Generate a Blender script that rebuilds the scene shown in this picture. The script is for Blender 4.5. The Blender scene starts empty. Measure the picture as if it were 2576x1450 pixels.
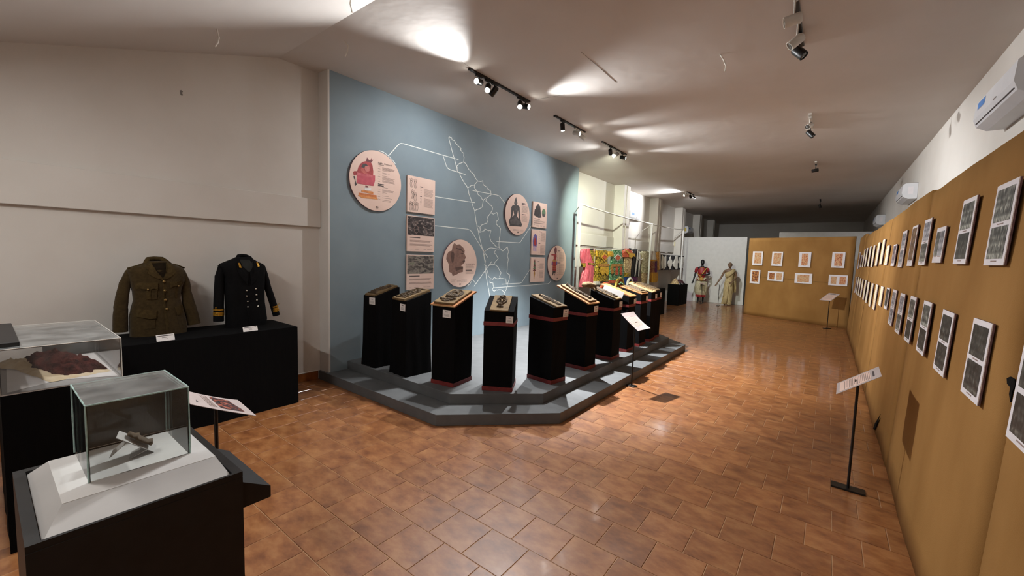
import bpy, bmesh, math, random
from mathutils import Vector, Matrix, noise
random.seed(7)
S = bpy.context.scene
COL = S.collection
# ------------------------------------------------------------------ camera
H = 1.65
FPX = 1033.9
RR = Vector((0.792, 0.609, 0.031)); RD = Vector((0.072, -0.043, -0.996)); RF = Vector((-0.606, 0.792, -0.078))
RF.normalize(); RR = (RR - RF * RR.dot(RF)).normalized(); RD = RF.cross(RR)
if RD.z > 0: RD = -RD
cam = bpy.data.cameras.new('camera'); cam_o = bpy.data.objects.new('camera', cam); COL.objects.link(cam_o)
cam.sensor_fit = 'HORIZONTAL'; cam.sensor_width = 36.0; cam.lens = FPX / 2576 * 36; cam.clip_start = 0.05; cam.clip_end = 100
m = Matrix((RR, -RD, -RF)).transposed().to_4x4(); m.translation = (0, 0, H); cam_o.matrix_world = m
S.camera = cam_o
# ------------------------------------------------------------------ world, exposure
w = bpy.data.worlds.new('world'); S.world = w; w.use_nodes = True
w.node_tree.nodes['Background'].inputs[0].default_value = (0.9, 0.92, 1, 1)
w.node_tree.nodes['Background'].inputs[1].default_value = 0.05
S.view_settings.view_transform = 'Standard'; S.view_settings.look = 'None'
S.view_settings.exposure = 0.25; S.view_settings.gamma = 1.0; S.view_settings.use_curve_mapping = False
# lamp strengths (used by the spotlight builder); name: (energy W, cone deg, blend)
COOL = (0.98, 0.99, 1.0); GREENISH = (0.95, 1.0, 0.80); WARM = (1.0, 0.90, 0.76)

# ------------------------------------------------------------------ helpers
def ray(x, y):
    return RR * ((x - 1288) / FPX) + RD * ((y - 725) / FPX) + RF
C0 = Vector((0, 0, H))
def onX(x, y, v): d = ray(x, y); return C0 + d * (v / d.x)
def onY(x, y, v): d = ray(x, y); return C0 + d * (v / d.y)
def onZ(x, y, v): d = ray(x, y); return C0 + d * ((v - H) / d.z)
def lin(c):
    c = c / 255.0
    return c / 12.92 if c <= 0.04045 else ((c + 0.055) / 1.055) ** 2.4
def col(c): return (lin(c[0]), lin(c[1]), lin(c[2]), 1)

class MB:
    def __init__(s): s.v = []; s.f = []
    def add(s, vs, fs):
        o = len(s.v); s.v += [tuple(v) for v in vs]; s.f += [tuple(i + o for i in f) for f in fs]; return s
    def box(s, x0, x1, y0, y1, z0, z1, M=None):
        vs = [Vector(p) for p in ((x0,y0,z0),(x1,y0,z0),(x1,y1,z0),(x0,y1,z0),(x0,y0,z1),(x1,y0,z1),(x1,y1,z1),(x0,y1,z1))]
        if M: vs = [M @ v for v in vs]
        return s.add(vs, [(3,2,1,0),(4,5,6,7),(0,1,5,4),(1,2,6,5),(2,3,7,6),(3,0,4,7)])
    def cbox(s, x0, x1, y0, y1, z0, z1, b, M=None):      # box with chamfered top and side edges
        vs = []
        for z, i in ((z0, b), (z0 + b, 0), (z1 - b, 0), (z1, b)):
            vs += [Vector(p) for p in ((x0+i,y0+i,z),(x1-i,y0+i,z),(x1-i,y1-i,z),(x0+i,y1-i,z))]
        if M: vs = [M @ v for v in vs]
        fs = [(3,2,1,0),(12,13,14,15)]
        for k in range(3):
            for j in range(4): fs.append((k*4+j, k*4+(j+1)%4, k*4+4+(j+1)%4, k*4+4+j))
        return s.add(vs, fs)
    def prism(s, poly, z0, z1):
        n = len(poly); vs = [(p[0], p[1], z0) for p in poly] + [(p[0], p[1], z1) for p in poly]
        a = sum(poly[i][0]*poly[(i+1)%n][1]-poly[(i+1)%n][0]*poly[i][1] for i in range(n))
        fs = [tuple(range(n-1,-1,-1)), tuple(range(n, 2*n))] + [(i,(i+1)%n,n+(i+1)%n,n+i) for i in range(n)]
        if a < 0: fs = [f[::-1] for f in fs]
        return s.add(vs, fs)
    def plate(s, poly, y0, y1):                          # outline in local x,z; from y0 (front) to y1 (back)
        n = len(poly); vs = [(p[0], y0, p[1]) for p in poly] + [(p[0], y1, p[1]) for p in poly]
        a = sum(poly[i][0]*poly[(i+1)%n][1]-poly[(i+1)%n][0]*poly[i][1] for i in range(n))
        fs = [tuple(range(n)), tuple(range(2*n-1,n-1,-1))] + [(i,n+i,n+(i+1)%n,(i+1)%n) for i in range(n)]
        if a < 0: fs = [f[::-1] for f in fs]
        return s.add(vs, fs)
    def loft(s, rings, cap=True):
        n = len(rings[0]); o = len(s.v)
        for r in rings: s.v += [tuple(p) for p in r]
        for k in range(len(rings)-1):
            for i in range(n):
                a = o+k*n+i; b = o+k*n+(i+1)%n; s.f.append((a, b, b+n, a+n))
        if cap:
            s.f.append(tuple(o+i for i in range(n-1,-1,-1))); s.f.append(tuple(o+(len(rings)-1)*n+i for i in range(n)))
        return s
    def tube(s, pts, r, n=8, sq=None, cap=True):
        pts = [Vector(p) for p in pts]; rs = r if isinstance(r, (list, tuple)) else [r]*len(pts)
        rings = []; up = None
        for i, p in enumerate(pts):
            t = (pts[min(i+1,len(pts)-1)] - pts[max(i-1,0)])
            t = t.normalized() if t.length > 1e-9 else Vector((0,0,1))
            if up is None:
                up = Vector((1,0,0)) if abs(t.x) < 0.8 else Vector((0,1,0))
            a = (up - t*up.dot(t)); a = a.normalized() if a.length > 1e-6 else t.orthogonal().normalized()
            b = t.cross(a); up = a
            q = sq[i] if sq else 1.0
            rings.append([p + a*(rs[i]*math.cos(2*math.pi*k/n)) + b*(rs[i]*q*math.sin(2*math.pi*k/n)) for k in range(n)])
        return s.loft(rings, cap)
    def lathe(s, prof, n=16, M=None):
        rings = []
        for r, z in prof:
            ring = [Vector((r*math.cos(2*math.pi*k/n), r*math.sin(2*math.pi*k/n), z)) for k in range(n)]
            rings.append([M @ v for v in ring] if M else ring)
        return s.loft(rings)
    def strip(s, pts, wd, y):                            # ribbon in local x,z plane at depth y, thickness .0015
        pts = [Vector((p[0], p[1])) for p in pts]; L = []; R = []
        for i, p in enumerate(pts):
            t = pts[min(i+1,len(pts)-1)] - pts[max(i-1,0)]
            t = t.normalized() if t.length > 1e-9 else Vector((1,0))
            nn = Vector((-t.y, t.x)) * (wd/2)
            L.append(p+nn); R.append(p-nn)
        for i in range(len(pts)-1):
            s.plate([R[i], R[i+1], L[i+1], L[i]], y-0.0015, y)
        return s

def mk(name, mb, mat, parent=None, smooth=False, **tags):
    me = bpy.data.meshes.new(name); me.from_pydata(mb.v, [], mb.f); me.update()
    if smooth: me.polygons.foreach_set('use_smooth', [True]*len(me.polygons))
    o = bpy.data.objects.new(name, me); COL.objects.link(o)
    if mat: me.materials.append(mat)
    if parent is not None: o.parent = parent
    return tag(o, **tags)
def tag(o, label=None, cat=None, group=None, kind=None):
    if label: o['label'] = label
    if cat: o['category'] = cat
    if group: o['group'] = group
    if kind: o['kind'] = kind
    return o
def thing(name, label, cat, loc=(0,0,0), rotz=0, group=None, M=None):
    o = bpy.data.objects.new(name, None); COL.objects.link(o); o.empty_display_size = .05
    if M: o.matrix_world = M
    else: o.location = loc; o.rotation_euler = (0, 0, rotz)
    return tag(o, label, cat, group)
def struct(name, mb, mat, parent=None, smooth=False, label=None):
    return mk(name, mb, mat, parent, smooth, label=label, kind='structure')
def frame(o, x, y, z):
    M = Matrix((Vector(x), Vector(y), Vector(z))).transposed().to_4x4(); M.translation = o; return M
def smoothnormals(o, ang=40):
    o.data.polygons.foreach_set('use_smooth', [True]*len(o.data.polygons))
    try: o.data.set_sharp_from_angle(angle=math.radians(ang))
    except Exception: pass
    return o
def ell(cx, cz, rx, rz, n=24, a0=0, a1=2*math.pi): return [(cx+rx*math.cos(a0+(a1-a0)*i/(n if a1-a0>6.2 else n-1)), cz+rz*math.sin(a0+(a1-a0)*i/(n if a1-a0>6.2 else n-1))) for i in range(n)]

# ------------------------------------------------------------------ materials
def M_(name, c, rough=0.6, c2=None, scale=5, detail=4, stretch=(1,1,1), thr=(.35,.65), bump=0, bscale=60, bdist=.002, metal=0, coat=0,
       spec=.5, coord='obj', emit=None, rnd=0.0, sheen=0, trans=0, c3=None):
    mt = bpy.data.materials.new(name); mt.use_nodes = True
    nt = mt.node_tree; N = nt.nodes; L = nt.links; b = N['Principled BSDF']
    b.inputs['Roughness'].default_value = rough; b.inputs['Metallic'].default_value = metal
    b.inputs['Coat Weight'].default_value = coat; b.inputs['Coat Roughness'].default_value = .12
    b.inputs['Specular IOR Level'].default_value = spec; b.inputs['Sheen Weight'].default_value = sheen
    b.inputs['Base Color'].default_value = col(c); mt.diffuse_color = col(c)
    if emit: b.inputs['Emission Color'].default_value = col(c); b.inputs['Emission Strength'].default_value = emit
    vec = None
    if coord == 'pos': g = N.new('ShaderNodeNewGeometry'); vec = g.outputs['Position']
    elif coord == 'gen': g = N.new('ShaderNodeTexCoord'); vec = g.outputs['Generated']
    else: g = N.new('ShaderNodeTexCoord'); vec = g.outputs['Object']
    if rnd:
        oi = N.new('ShaderNodeObjectInfo'); mu = N.new('ShaderNodeMath'); mu.operation = 'MULTIPLY'; mu.inputs[1].default_value = 37.0*rnd
        L.new(oi.outputs['Random'], mu.inputs[0]); va = N.new('ShaderNodeVectorMath'); va.operation = 'ADD'
        L.new(vec, va.inputs[0]); L.new(mu.outputs[0], va.inputs[1]); vec = va.outputs[0]
    mp = N.new('ShaderNodeMapping'); mp.inputs['Scale'].default_value = stretch; L.new(vec, mp.inputs['Vector']); mvec = mp.outputs[0]
    if c2:
        n = N.new('ShaderNodeTexNoise'); n.inputs['Scale'].default_value = scale; n.inputs['Detail'].default_value = detail; L.new(mvec, n.inputs['Vector'])
        r = N.new('ShaderNodeValToRGB'); e = r.color_ramp.elements
        e[0].position = thr[0]; e[0].color = col(c); e[1].position = thr[1]; e[1].color = col(c2)
        if c3: x = e.new((thr[0]+thr[1])/2); x.color = col(c3)
        L.new(n.outputs['Fac'], r.inputs['Fac']); L.new(r.outputs['Color'], b.inputs['Base Color'])
    if bump:
        n2 = N.new('ShaderNodeTexNoise'); n2.inputs['Scale'].default_value = bscale; n2.inputs['Detail'].default_value = 3; L.new(mvec, n2.inputs['Vector'])
        bp = N.new('ShaderNodeBump'); bp.inputs['Strength'].default_value = bump; bp.inputs['Distance'].default_value = bdist
        L.new(n2.outputs['Fac'], bp.inputs['Height']); L.new(bp.outputs[0], b.inputs['Normal'])
    return mt
MT = {}
MT['wall'] = M_('wall_plaster', (210,206,200), .75, (203,198,191), 1.3, 5, bump=.1, bscale=90, bdist=.003, coord='pos')
MT['ceil'] = M_('ceiling_plaster', (206,201,196), .8, (198,192,186), .7, 4, bump=.3, bscale=3.0, bdist=.02, coord='pos')
MT['blue'] = M_('blue_paint', (130,146,154), .7, (123,139,148), 2.0, 5, bump=.2, bscale=120, bdist=.002, coord='pos')
MT['grout'] = M_('grout', (176,140,104), .7, (150,112,78), 6, coord='pos')
MT['plat'] = M_('platform_paint', (92,94,95), .62, (84,86,87), 8, 6, bump=.4, bscale=250, bdist=.001, coord='pos')
MT['skirt'] = M_('skirting_tile', (150,92,44), .3, (120,66,28), 9, coord='pos', coat=.2)
MT['black'] = M_('black_cloth', (8,8,9), .9, (11,10,11), 14, 4, stretch=(3,3,.4), bump=.3, bscale=30, bdist=.004, spec=.1)
MT['blackp'] = M_('black_laminate', (26,26,27), .45, (21,21,22), 20, spec=.35)
MT['blackm'] = M_('black_metal', (18,17,17), .4, (23,22,22), 40, metal=.2)
MT['red'] = M_('dark_red_ribbon', (122,38,36), .55, (104,30,30), 30, coord='pos')
MT['burlap'] = M_('brown_burlap', (160,120,70), .9, (140,102,56), 2.2, 8, stretch=(1,1,.6), thr=(.3,.7), bump=.7, bscale=260, bdist=.0015, coord='pos', spec=.1)
MT['white'] = M_('white_paint', (222,222,220), .5, (216,216,214), 8)
MT['paper'] = M_('white_paper', (228,224,222), .7, (222,218,215), 12)
MT['mount'] = M_('white_mount_board', (226,222,226), .6, (221,217,220), 10)
MT['mountedge'] = M_('maroon_board_edge', (116,88,94), .7, (92,66,72), 30)
MT['pink'] = M_('pinkish_print_board', (228,200,186), .55, (222,192,178), 2.5, rnd=.5)
MT['sheetp'] = M_('pinkish_paper_sheet', (180,166,163), .6, (172,158,155), 9)
MT['ink'] = M_('print_ink', (58,50,50), .7, (70,62,62), 30)
MT['inkl'] = M_('print_ink_light', (150,128,120), .7, (140,118,110), 30)
MT['wline'] = M_('white_wall_line', (232,236,232), .6, (224,229,226), 30)
MT['clay'] = M_('fired_clay', (116,93,58), .85, (94,74,45), 14, 6, bump=.6, bscale=90, bdist=.003, rnd=1)
MT['clayd'] = M_('dark_fired_clay', (82,64,41), .8, (62,48,30), 18, 6, bump=.6, bscale=90, bdist=.003, rnd=1)
MT['wood'] = M_('varnished_board', (172,116,70), .45, (152,96,54), 6, 5, stretch=(6,.6,6), bump=.1, bscale=20, rnd=1)
MT['woodp'] = M_('pale_board', (184,154,108), .6, (168,136,92), 6, 5, stretch=(6,.6,6), rnd=1)
MT['olive'] = M_('olive_wool', (66,53,31), .95, (54,43,24), 40, 6, bump=.8, bscale=160, bdist=.002, sheen=.1, spec=.1)
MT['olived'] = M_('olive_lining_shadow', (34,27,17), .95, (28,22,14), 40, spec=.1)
MT['olivef'] = M_('olive_wool_flap', (72,59,35), .95, (60,48,28), 40, 6, bump=.8, bscale=160, bdist=.002, spec=.1)
MT['navy'] = M_('navy_black_wool', (9,9,11), .85, (13,13,15), 40, bump=.4, bscale=200, spec=.15)
MT['gold'] = M_('gold_braid', (214,164,58), .35, (150,104,28), 60, 4, metal=.6, bump=.5, bscale=120)
MT['goldcl'] = M_('gold_ribbon', (196,150,60), .6, (150,104,36), 40)
MT['silver'] = M_('silver_button', (196,192,182), .25, (170,166,156), 30, metal=.9)
MT['brass'] = M_('brass_button', (168,140,90), .35, (120,96,56), 40, metal=.8)
MT['textile'] = M_('dark_maroon_fibre', (46,28,28), .95, (92,50,46), 22, 8, bump=1.0, bscale=70, bdist=.012, spec=.05)
MT['cream'] = M_('cream_cotton', (222,204,174), .9, (204,182,146), 12, 5, bump=.5, bscale=40, bdist=.006)
MT['case'] = M_('case_base_white', (172,169,166), .7, (164,161,158), 5)
MT['frost'] = M_('frosted_glass_edge', (170,196,190), .35, (140,170,166), 60, bump=.6, bscale=80)
MT['ac'] = M_('ac_plastic', (214,216,220), .35, (208,210,214), 5)
MT['acd'] = M_('ac_dark_louvre', (70,70,74), .5, (60,60,64), 20)
MT['bluelab'] = M_('blue_label', (66,120,190), .5, (90,140,205), 30)
MT['yellowlab'] = M_('yellow_energy_label', (222,200,90), .5, (204,176,60), 40)
MT['fixw'] = M_('white_metal', (206,202,194), .35, (200,196,188), 20)
MT['fixg'] = M_('grey_metal', (120,116,112), .4, (108,104,100), 20)
MT['lensoff'] = M_('unlit_lens', (60,58,56), .15, (90,88,84), 80, coat=.5)
MT['rubber'] = M_('cable_white', (214,208,198), .5, (200,194,184), 20)
MT['jute'] = M_('jute_cloth', (122,100,64), .95, (98,78,48), 30, bump=.8, bscale=120, bdist=.004)
MT['skinb'] = M_('black_mannequin', (20,20,23), .35, (26,26,29), 10)
MT['skinn'] = M_('brown_mannequin', (126,98,76), .5, (116,90,68), 14)
MT['redcloth'] = M_('red_silk', (158,30,36), .5, (136,22,30), 16, sheen=.2)
MT['cotton'] = M_('ivory_cotton', (206,198,170), .85, (180,170,138), 18, 5, stretch=(6,6,.6), bump=.7, bscale=16, bdist=.02)
MT['sari'] = M_('cream_sari', (206,186,140), .7, (182,160,112), 14, 5, stretch=(5,5,.8), bump=.6, bscale=14, bdist=.012)
def lens(name, c, s):
    return M_(name, c, .3, emit=s)
MT['lens'] = lens('lit_lamp_lens', (255,250,240), 60)

def glassmat(name, tint, white_mix, rough=.02, ior=1.5, base=0.0):
    mt = bpy.data.materials.new(name); mt.use_nodes = True; nt = mt.node_tree; N = nt.nodes; L = nt.links
    N.remove(N['Principled BSDF']); out = N['Material Output']
    t = N.new('ShaderNodeBsdfTransparent'); t.inputs[0].default_value = (*tint, 1)
    g = N.new('ShaderNodeBsdfGlossy'); g.inputs['Roughness'].default_value = rough
    d = N.new('ShaderNodeBsdfDiffuse')
    nz = N.new('ShaderNodeTexNoise'); nz.inputs['Scale'].default_value = 9
    tc = N.new('ShaderNodeTexCoord'); L.new(tc.outputs['Object'], nz.inputs['Vector'])
    rp = N.new('ShaderNodeMapRange'); rp.inputs[1].default_value = .3; rp.inputs[2].default_value = .8; rp.inputs[3].default_value = white_mix*.5; rp.inputs[4].default_value = white_mix*1.5
    L.new(nz.outputs['Fac'], rp.inputs[0]); d.inputs[0].default_value = (.8,.82,.8,1)
    mh = N.new('ShaderNodeMixShader'); L.new(rp.outputs[0], mh.inputs[0]); L.new(t.outputs[0], mh.inputs[1]); L.new(d.outputs[0], mh.inputs[2])
    fr = N.new('ShaderNodeFresnel'); fr.inputs[0].default_value = ior
    mx = N.new('ShaderNodeMixShader'); L.new(fr.outputs[0], mx.inputs[0]); L.new(mh.outputs[0], mx.inputs[1]); L.new(g.outputs[0], mx.inputs[2])
    L.new(mx.outputs[0], out.inputs[0]); return mt
MT['glass'] = glassmat('clear_glass', (.975,.985,.98), .02, .02, 1.35)
MT['acryl'] = glassmat('clear_acrylic', (.96,.96,.96), .06, .05)
MT['acryltop'] = glassmat('acrylic_lid_painted_reflection', (.98,.98,.98), .22, .1)  # white diffuse mixed in stands for the wall reflected in the lid
MT['glasslid'] = glassmat('whitish_glass_lid', (.98,.985,.98), .16, .06, 1.4)  # glass with a little white diffuse mixed in

def tilemat():
    mt = bpy.data.materials.new('terracotta_tile'); mt.use_nodes = True; nt = mt.node_tree; N = nt.nodes; L = nt.links; b = N['Principled BSDF']
    g = N.new('ShaderNodeNewGeometry'); oi = N.new('ShaderNodeObjectInfo')
    ad = N.new('ShaderNodeMath'); ad.operation = 'ADD'; L.new(oi.outputs['Random'], ad.inputs[0]); L.new(g.outputs['Random Per Island'], ad.inputs[1])
    mu = N.new('ShaderNodeMath'); mu.operation = 'MULTIPLY'; mu.inputs[1].default_value = 23; L.new(ad.outputs[0], mu.inputs[0])
    va = N.new('ShaderNodeVectorMath'); va.operation = 'ADD'; L.new(g.outputs['Position'], va.inputs[0]); L.new(mu.outputs[0], va.inputs[1])
    mp = N.new('ShaderNodeMapping'); mp.inputs['Scale'].default_value = (1,1.7,1); mp.inputs['Rotation'].default_value = (0,0,.5); L.new(va.outputs[0], mp.inputs[0])
    n = N.new('ShaderNodeTexNoise'); n.inputs['Scale'].default_value = 6.5; n.inputs['Detail'].default_value = 7; n.inputs['Roughness'].default_value = .62; L.new(mp.outputs[0], n.inputs['Vector'])
    r = N.new('ShaderNodeValToRGB'); e = r.color_ramp.elements
    e[0].position = .3; e[0].color = col((110,63,32)); e[1].position = .72; e[1].color = col((166,116,71)); x = e.new(.5); x.color = col((141,89,49))
    L.new(n.outputs['Fac'], r.inputs[0])
    fr = N.new('ShaderNodeMath'); fr.operation = 'FRACT'; L.new(ad.outputs[0], fr.inputs[0])
    mr = N.new('ShaderNodeMapRange'); mr.inputs[3].default_value = .86; mr.inputs[4].default_value = 1.08; L.new(fr.outputs[0], mr.inputs[0])
    mx = N.new('ShaderNodeMix'); mx.data_type = 'RGBA'; mx.blend_type = 'MULTIPLY'; mx.inputs[0].default_value = 1
    L.new(r.outputs[0], mx.inputs[6]); L.new(mr.outputs[0], mx.inputs[7]); L.new(mx.outputs[2], b.inputs['Base Color'])
    b.inputs['Roughness'].default_value = .45; b.inputs['Coat Weight'].default_value = .7; b.inputs['Coat Roughness'].default_value = .10
    n2 = N.new('ShaderNodeTexNoise'); n2.inputs['Scale'].default_value = 11; n2.inputs['Detail'].default_value = 2; L.new(g.outputs['Position'], n2.inputs['Vector'])
    bp = N.new('ShaderNodeBump'); bp.inputs['Strength'].default_value = .12; bp.inputs['Distance'].default_value = .006; L.new(n2.outputs['Fac'], bp.inputs['Height']); L.new(bp.outputs[0], b.inputs['Normal'])
    L.new(bp.outputs[0], b.inputs['Coat Normal'])
    return mt
MT['tile'] = tilemat()

def picmat(name, cols, sx, sz, thr, dist=0.0, detail=5, layers=None):
    """a printed picture: streaky noise through a ramp; object-random offset so no two prints are alike"""
    mt = bpy.data.materials.new(name); mt.use_nodes = True; nt = mt.node_tree; N = nt.nodes; L = nt.links; b = N['Principled BSDF']
    tc = N.new('ShaderNodeTexCoord'); oi = N.new('ShaderNodeObjectInfo'); mu = N.new('ShaderNodeMath'); mu.operation = 'MULTIPLY'; mu.inputs[1].default_value = 91
    L.new(oi.outputs['Random'], mu.inputs[0]); va = N.new('ShaderNodeVectorMath'); va.operation = 'ADD'; mp = N.new('ShaderNodeMapping'); mp.inputs['Scale'].default_value = (sx, 0, sz)
    L.new(tc.outputs['Generated'], mp.inputs[0]); L.new(mp.outputs[0], va.inputs[0]); L.new(mu.outputs[0], va.inputs[1])
    n = N.new('ShaderNodeTexNoise'); n.inputs['Scale'].default_value = 1; n.inputs['Detail'].default_value = detail; n.inputs['Distortion'].default_value = dist; L.new(va.outputs[0], n.inputs['Vector'])
    r = N.new('ShaderNodeValToRGB'); e = r.color_ramp.elements; k = len(cols)
    e[0].position = thr[0]; e[0].color = col(cols[0]); e[1].position = thr[1]; e[1].color = col(cols[-1])
    for i in range(1, k-1): x = e.new(thr[0]+(thr[1]-thr[0])*i/(k-1)); x.color = col(cols[i])
    fac = n.outputs['Fac']
    if layers:                                   # ground, figures and background of an old group photograph
        sx_ = N.new('ShaderNodeSeparateXYZ'); L.new(tc.outputs['Generated'], sx_.inputs[0])
        lr = N.new('ShaderNodeValToRGB'); le = lr.color_ramp.elements; le[0].position = layers[0][0]; le[1].position = layers[-1][0]
        le[0].color = (layers[0][1],)*3+(1,); le[1].color = (layers[-1][1],)*3+(1,)
        for p_, v_ in layers[1:-1]: x = le.new(p_); x.color = (v_,)*3+(1,)
        wob = N.new('ShaderNodeMath'); wob.operation = 'MULTIPLY_ADD'; wob.inputs[1].default_value = .25; L.new(n.outputs['Fac'], wob.inputs[0]); L.new(sx_.outputs[2], wob.inputs[2])
        sb = N.new('ShaderNodeMath'); sb.operation = 'SUBTRACT'; sb.inputs[1].default_value = .125; L.new(wob.outputs[0], sb.inputs[0]); L.new(sb.outputs[0], lr.inputs[0])
        ma = N.new('ShaderNodeMath'); ma.operation = 'MULTIPLY_ADD'; ma.inputs[1].default_value = .75; ma.inputs[2].default_value = -.37
        L.new(lr.outputs[0], ma.inputs[0]); m2 = N.new('ShaderNodeMath'); m2.operation = 'ADD'; L.new(ma.outputs[0], m2.inputs[0]); L.new(n.outputs['Fac'], m2.inputs[1]); fac = m2.outputs[0]
    L.new(fac, r.inputs[0]); L.new(r.outputs[0], b.inputs['Base Color']); b.inputs['Roughness'].default_value = .45
    return mt
LAY = [(0,.62),(.14,.66),(.22,.42),(.45,.62),(.58,.4),(.68,.56),(.78,.36),(1,.5)]
P = {}
P['bw'] = picmat('old_group_photograph', [(30,32,32),(66,68,66),(112,114,108),(180,182,172)], 12, 3.4, (.28,.72), .4, 8, LAY)
P['bwd'] = picmat('dark_old_photograph', [(22,23,23),(40,42,40),(66,68,64),(112,112,104)], 10, 4.5, (.3,.76), .5, 8, LAY)
P['bwl'] = picmat('pale_old_photograph', [(44,44,50),(104,104,112),(160,160,166),(206,206,210)], 10, 4, (.28,.70), .4, 8, LAY)
P['violet'] = picmat('faded_violet_photograph', [(56,48,56),(100,88,96),(136,124,130),(168,158,160)], 12, 3, (.3,.7), .3, 8, LAY)
P['sepia'] = picmat('warm_colour_photograph', [(40,30,26),(92,68,50),(136,106,78),(190,170,146)], 8, 8, (.3,.72), .8, 8)
P['doc'] = picmat('cream_document', [(208,196,160),(232,224,194),(238,232,206)], 3, 46, (.3,.55))
P['doco'] = picmat('cream_document_orange_stamp', [(206,120,70),(226,206,160),(238,230,204)], 3, 7, (.28,.5))
P['mural'] = picmat('reddish_mural_photograph', [(104,46,34),(170,84,54),(206,140,96),(226,190,140),(120,120,104)], 9, 9, (.3,.72), 1.2)
P['mural2'] = picmat('pale_mural_photograph', [(150,84,52),(196,136,90),(206,176,136),(150,154,136)], 8, 8, (.3,.7), 1.5)
P['mural3'] = picmat('dark_mural_photograph', [(36,34,44),(120,52,36),(190,130,70),(214,180,120)], 7, 7, (.32,.7), 1.2)
P['carv'] = picmat('rock_carving_photograph', [(24,22,24),(52,46,48),(92,82,80),(176,166,158)], 6, 7, (.34,.74), 1.6, 8)
P['ruin'] = picmat('ruin_photograph', [(34,34,36),(92,86,82),(140,132,124),(104,116,88)], 5, 6, (.32,.72), 1.2, 8)
P['dance'] = picmat('festival_photograph', [(24,18,28),(60,30,34),(150,70,44),(190,120,110),(120,80,140)], 6, 5, (.38,.82), .8)

# ================================================================== STRUCTURE
WL = -5.10; WB = -4.89; WR = 1.22; CZ = 3.80; FY = 2.18; Y0 = -2.6; YE = 26.0; SL = 0.326
def ceilz(y): return CZ if y >= FY else CZ - SL*(FY - y)
# floor: grout bed with square tiles in running bond
floor = struct('floor', MB().box(WL-.1, WR+.1, Y0-.1, YE+.1, -.08, -.003), MT['grout'], label='terracotta tiled gallery floor in staggered rows')
TS, TR = .2715, .2695
PLOW = [(WL+.02,2.615),(-2.87,2.615),(-2.0,3.465),(-1.99,7.94),(-2.48,8.42),(WB+.002,8.42),(WB+.002,2.642),(WL+.02,2.642)]
PUP = [(WB+.002,2.90),(-2.975,2.90),(-2.27,3.565),(-2.26,7.82),(-2.73,8.28),(WB+.002,8.28)]
def inpoly(x, y, p):
    r = False; n = len(p)
    for i in range(n):
        a, b = p[i], p[(i+1)%n]
        if (a[1] > y) != (b[1] > y) and x < (b[0]-a[0])*(y-a[1])/(b[1]-a[1])+a[0]: r = not r
    return r
def proj(p):
    d = Vector(p) - C0; z = d.dot(RF)
    return (1288+FPX*d.dot(RR)/z, 725+FPX*d.dot(RD)/z, z)
tiles = []
r = int((Y0-1.0255)/TR)-1
while 1.0255+TR*r < 18.6:
    y0 = 1.0255+TR*r; xo = -2.167 if r % 2 else -2.036
    k = int((WL-xo)/TS)-1
    while xo+TS*k < WR:
        x0, x1 = max(xo+TS*k, WL), min(xo+TS*(k+1), WR); yy0, yy1 = max(y0, Y0), y0+TR
        if x1-x0 > .02 and yy1-yy0 > .02 and not (inpoly(x0,y0,PLOW) and inpoly(x1,y0+TR,PLOW) and inpoly(x0,y0+TR,PLOW) and inpoly(x1,y0,PLOW)):
            cx, cy = (x0+x1)/2, (yy0+yy1)/2
            q = proj((cx, cy, 0)); full = abs(x1-x0-TS) < .001 and abs(yy1-yy0-TR) < .001
            vis = q[2] > .3 and 0 < q[0] < 2576 and 0 < q[1] < 1450 and cx < .5
            if vis and q[0] < 612 and q[1] > 1080: vis = False           # behind the plinths
            if vis and cx < -3.3 and cy < .6: vis = False
            if vis and inpoly(cx, cy, PLOW): vis = False
            tiles.append((q[2] if (vis and full) else 99, x0, x1, yy0, yy1))
        k += 1
    r += 1
tiles.sort()
g = .0022
tm = MB().cbox(-TS/2+g, TS/2-g, -TR/2+g, TR/2-g, -.010, 0, .0018)
tme = bpy.data.meshes.new('floor_tile'); tme.from_pydata(tm.v, [], tm.f); tme.materials.append(MT['tile'])
rest = MB()
for i, (q, x0, x1, a, b) in enumerate(tiles):
    if i < 300 and q < 99:
        o = bpy.data.objects.new('floor_tile', tme); COL.objects.link(o); o.parent = floor
        o.location = ((x0+x1)/2, (a+b)/2, random.uniform(-.0004, 0)); o.rotation_euler = (random.gauss(0,.0006), random.gauss(0,.0006), 0)
    else:
        rest.cbox(x0+g, x1-g, a+g, b-g, -.010, random.uniform(-.0006, 0), .0018)
mk('floor_tile_field', rest, MT['tile'], floor, kind='stuff')
# ceiling: level over the hall, sloping down over the entrance end
cb = MB()
ny = 1
cb.add([(WL-.2,FY,CZ),(WR+.2,FY,CZ),(WR+.2,YE+.2,CZ),(WL-.2,YE+.2,CZ),(WL-.2,Y0-.2,ceilz(Y0-.2)),(WR+.2,Y0-.2,ceilz(Y0-.2))], [(3,2,1,0),(0,1,5,4)])
cb.add([(WL-.2,FY,CZ+.15),(WR+.2,FY,CZ+.15),(WR+.2,YE+.2,CZ+.15),(WL-.2,YE+.2,CZ+.15),(WL-.2,Y0-.2,ceilz(Y0-.2)+.15),(WR+.2,Y0-.2,ceilz(Y0-.2)+.15)], [(0,1,2,3),(4,5,1,0)])
ceiling = struct('ceiling', cb, MT['ceil'], label='off-white plaster ceiling, level then sloping down over the entrance end')
# hairline cracks in the plaster, as thin raised filler lines
cr = MB()
for pl in ([(1461,130),(1510,172),(1550,208)], [(1140,140),(1186,172)], [(1345,251),(1420,238)], [(1213,194),(1240,208)]):
    pts = [onZ(x,y,CZ-.0005) for x,y in pl]; cr.tube(pts, .002, 4)
mk('plaster_crack', cr, MT['fixg'], ceiling)
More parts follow.
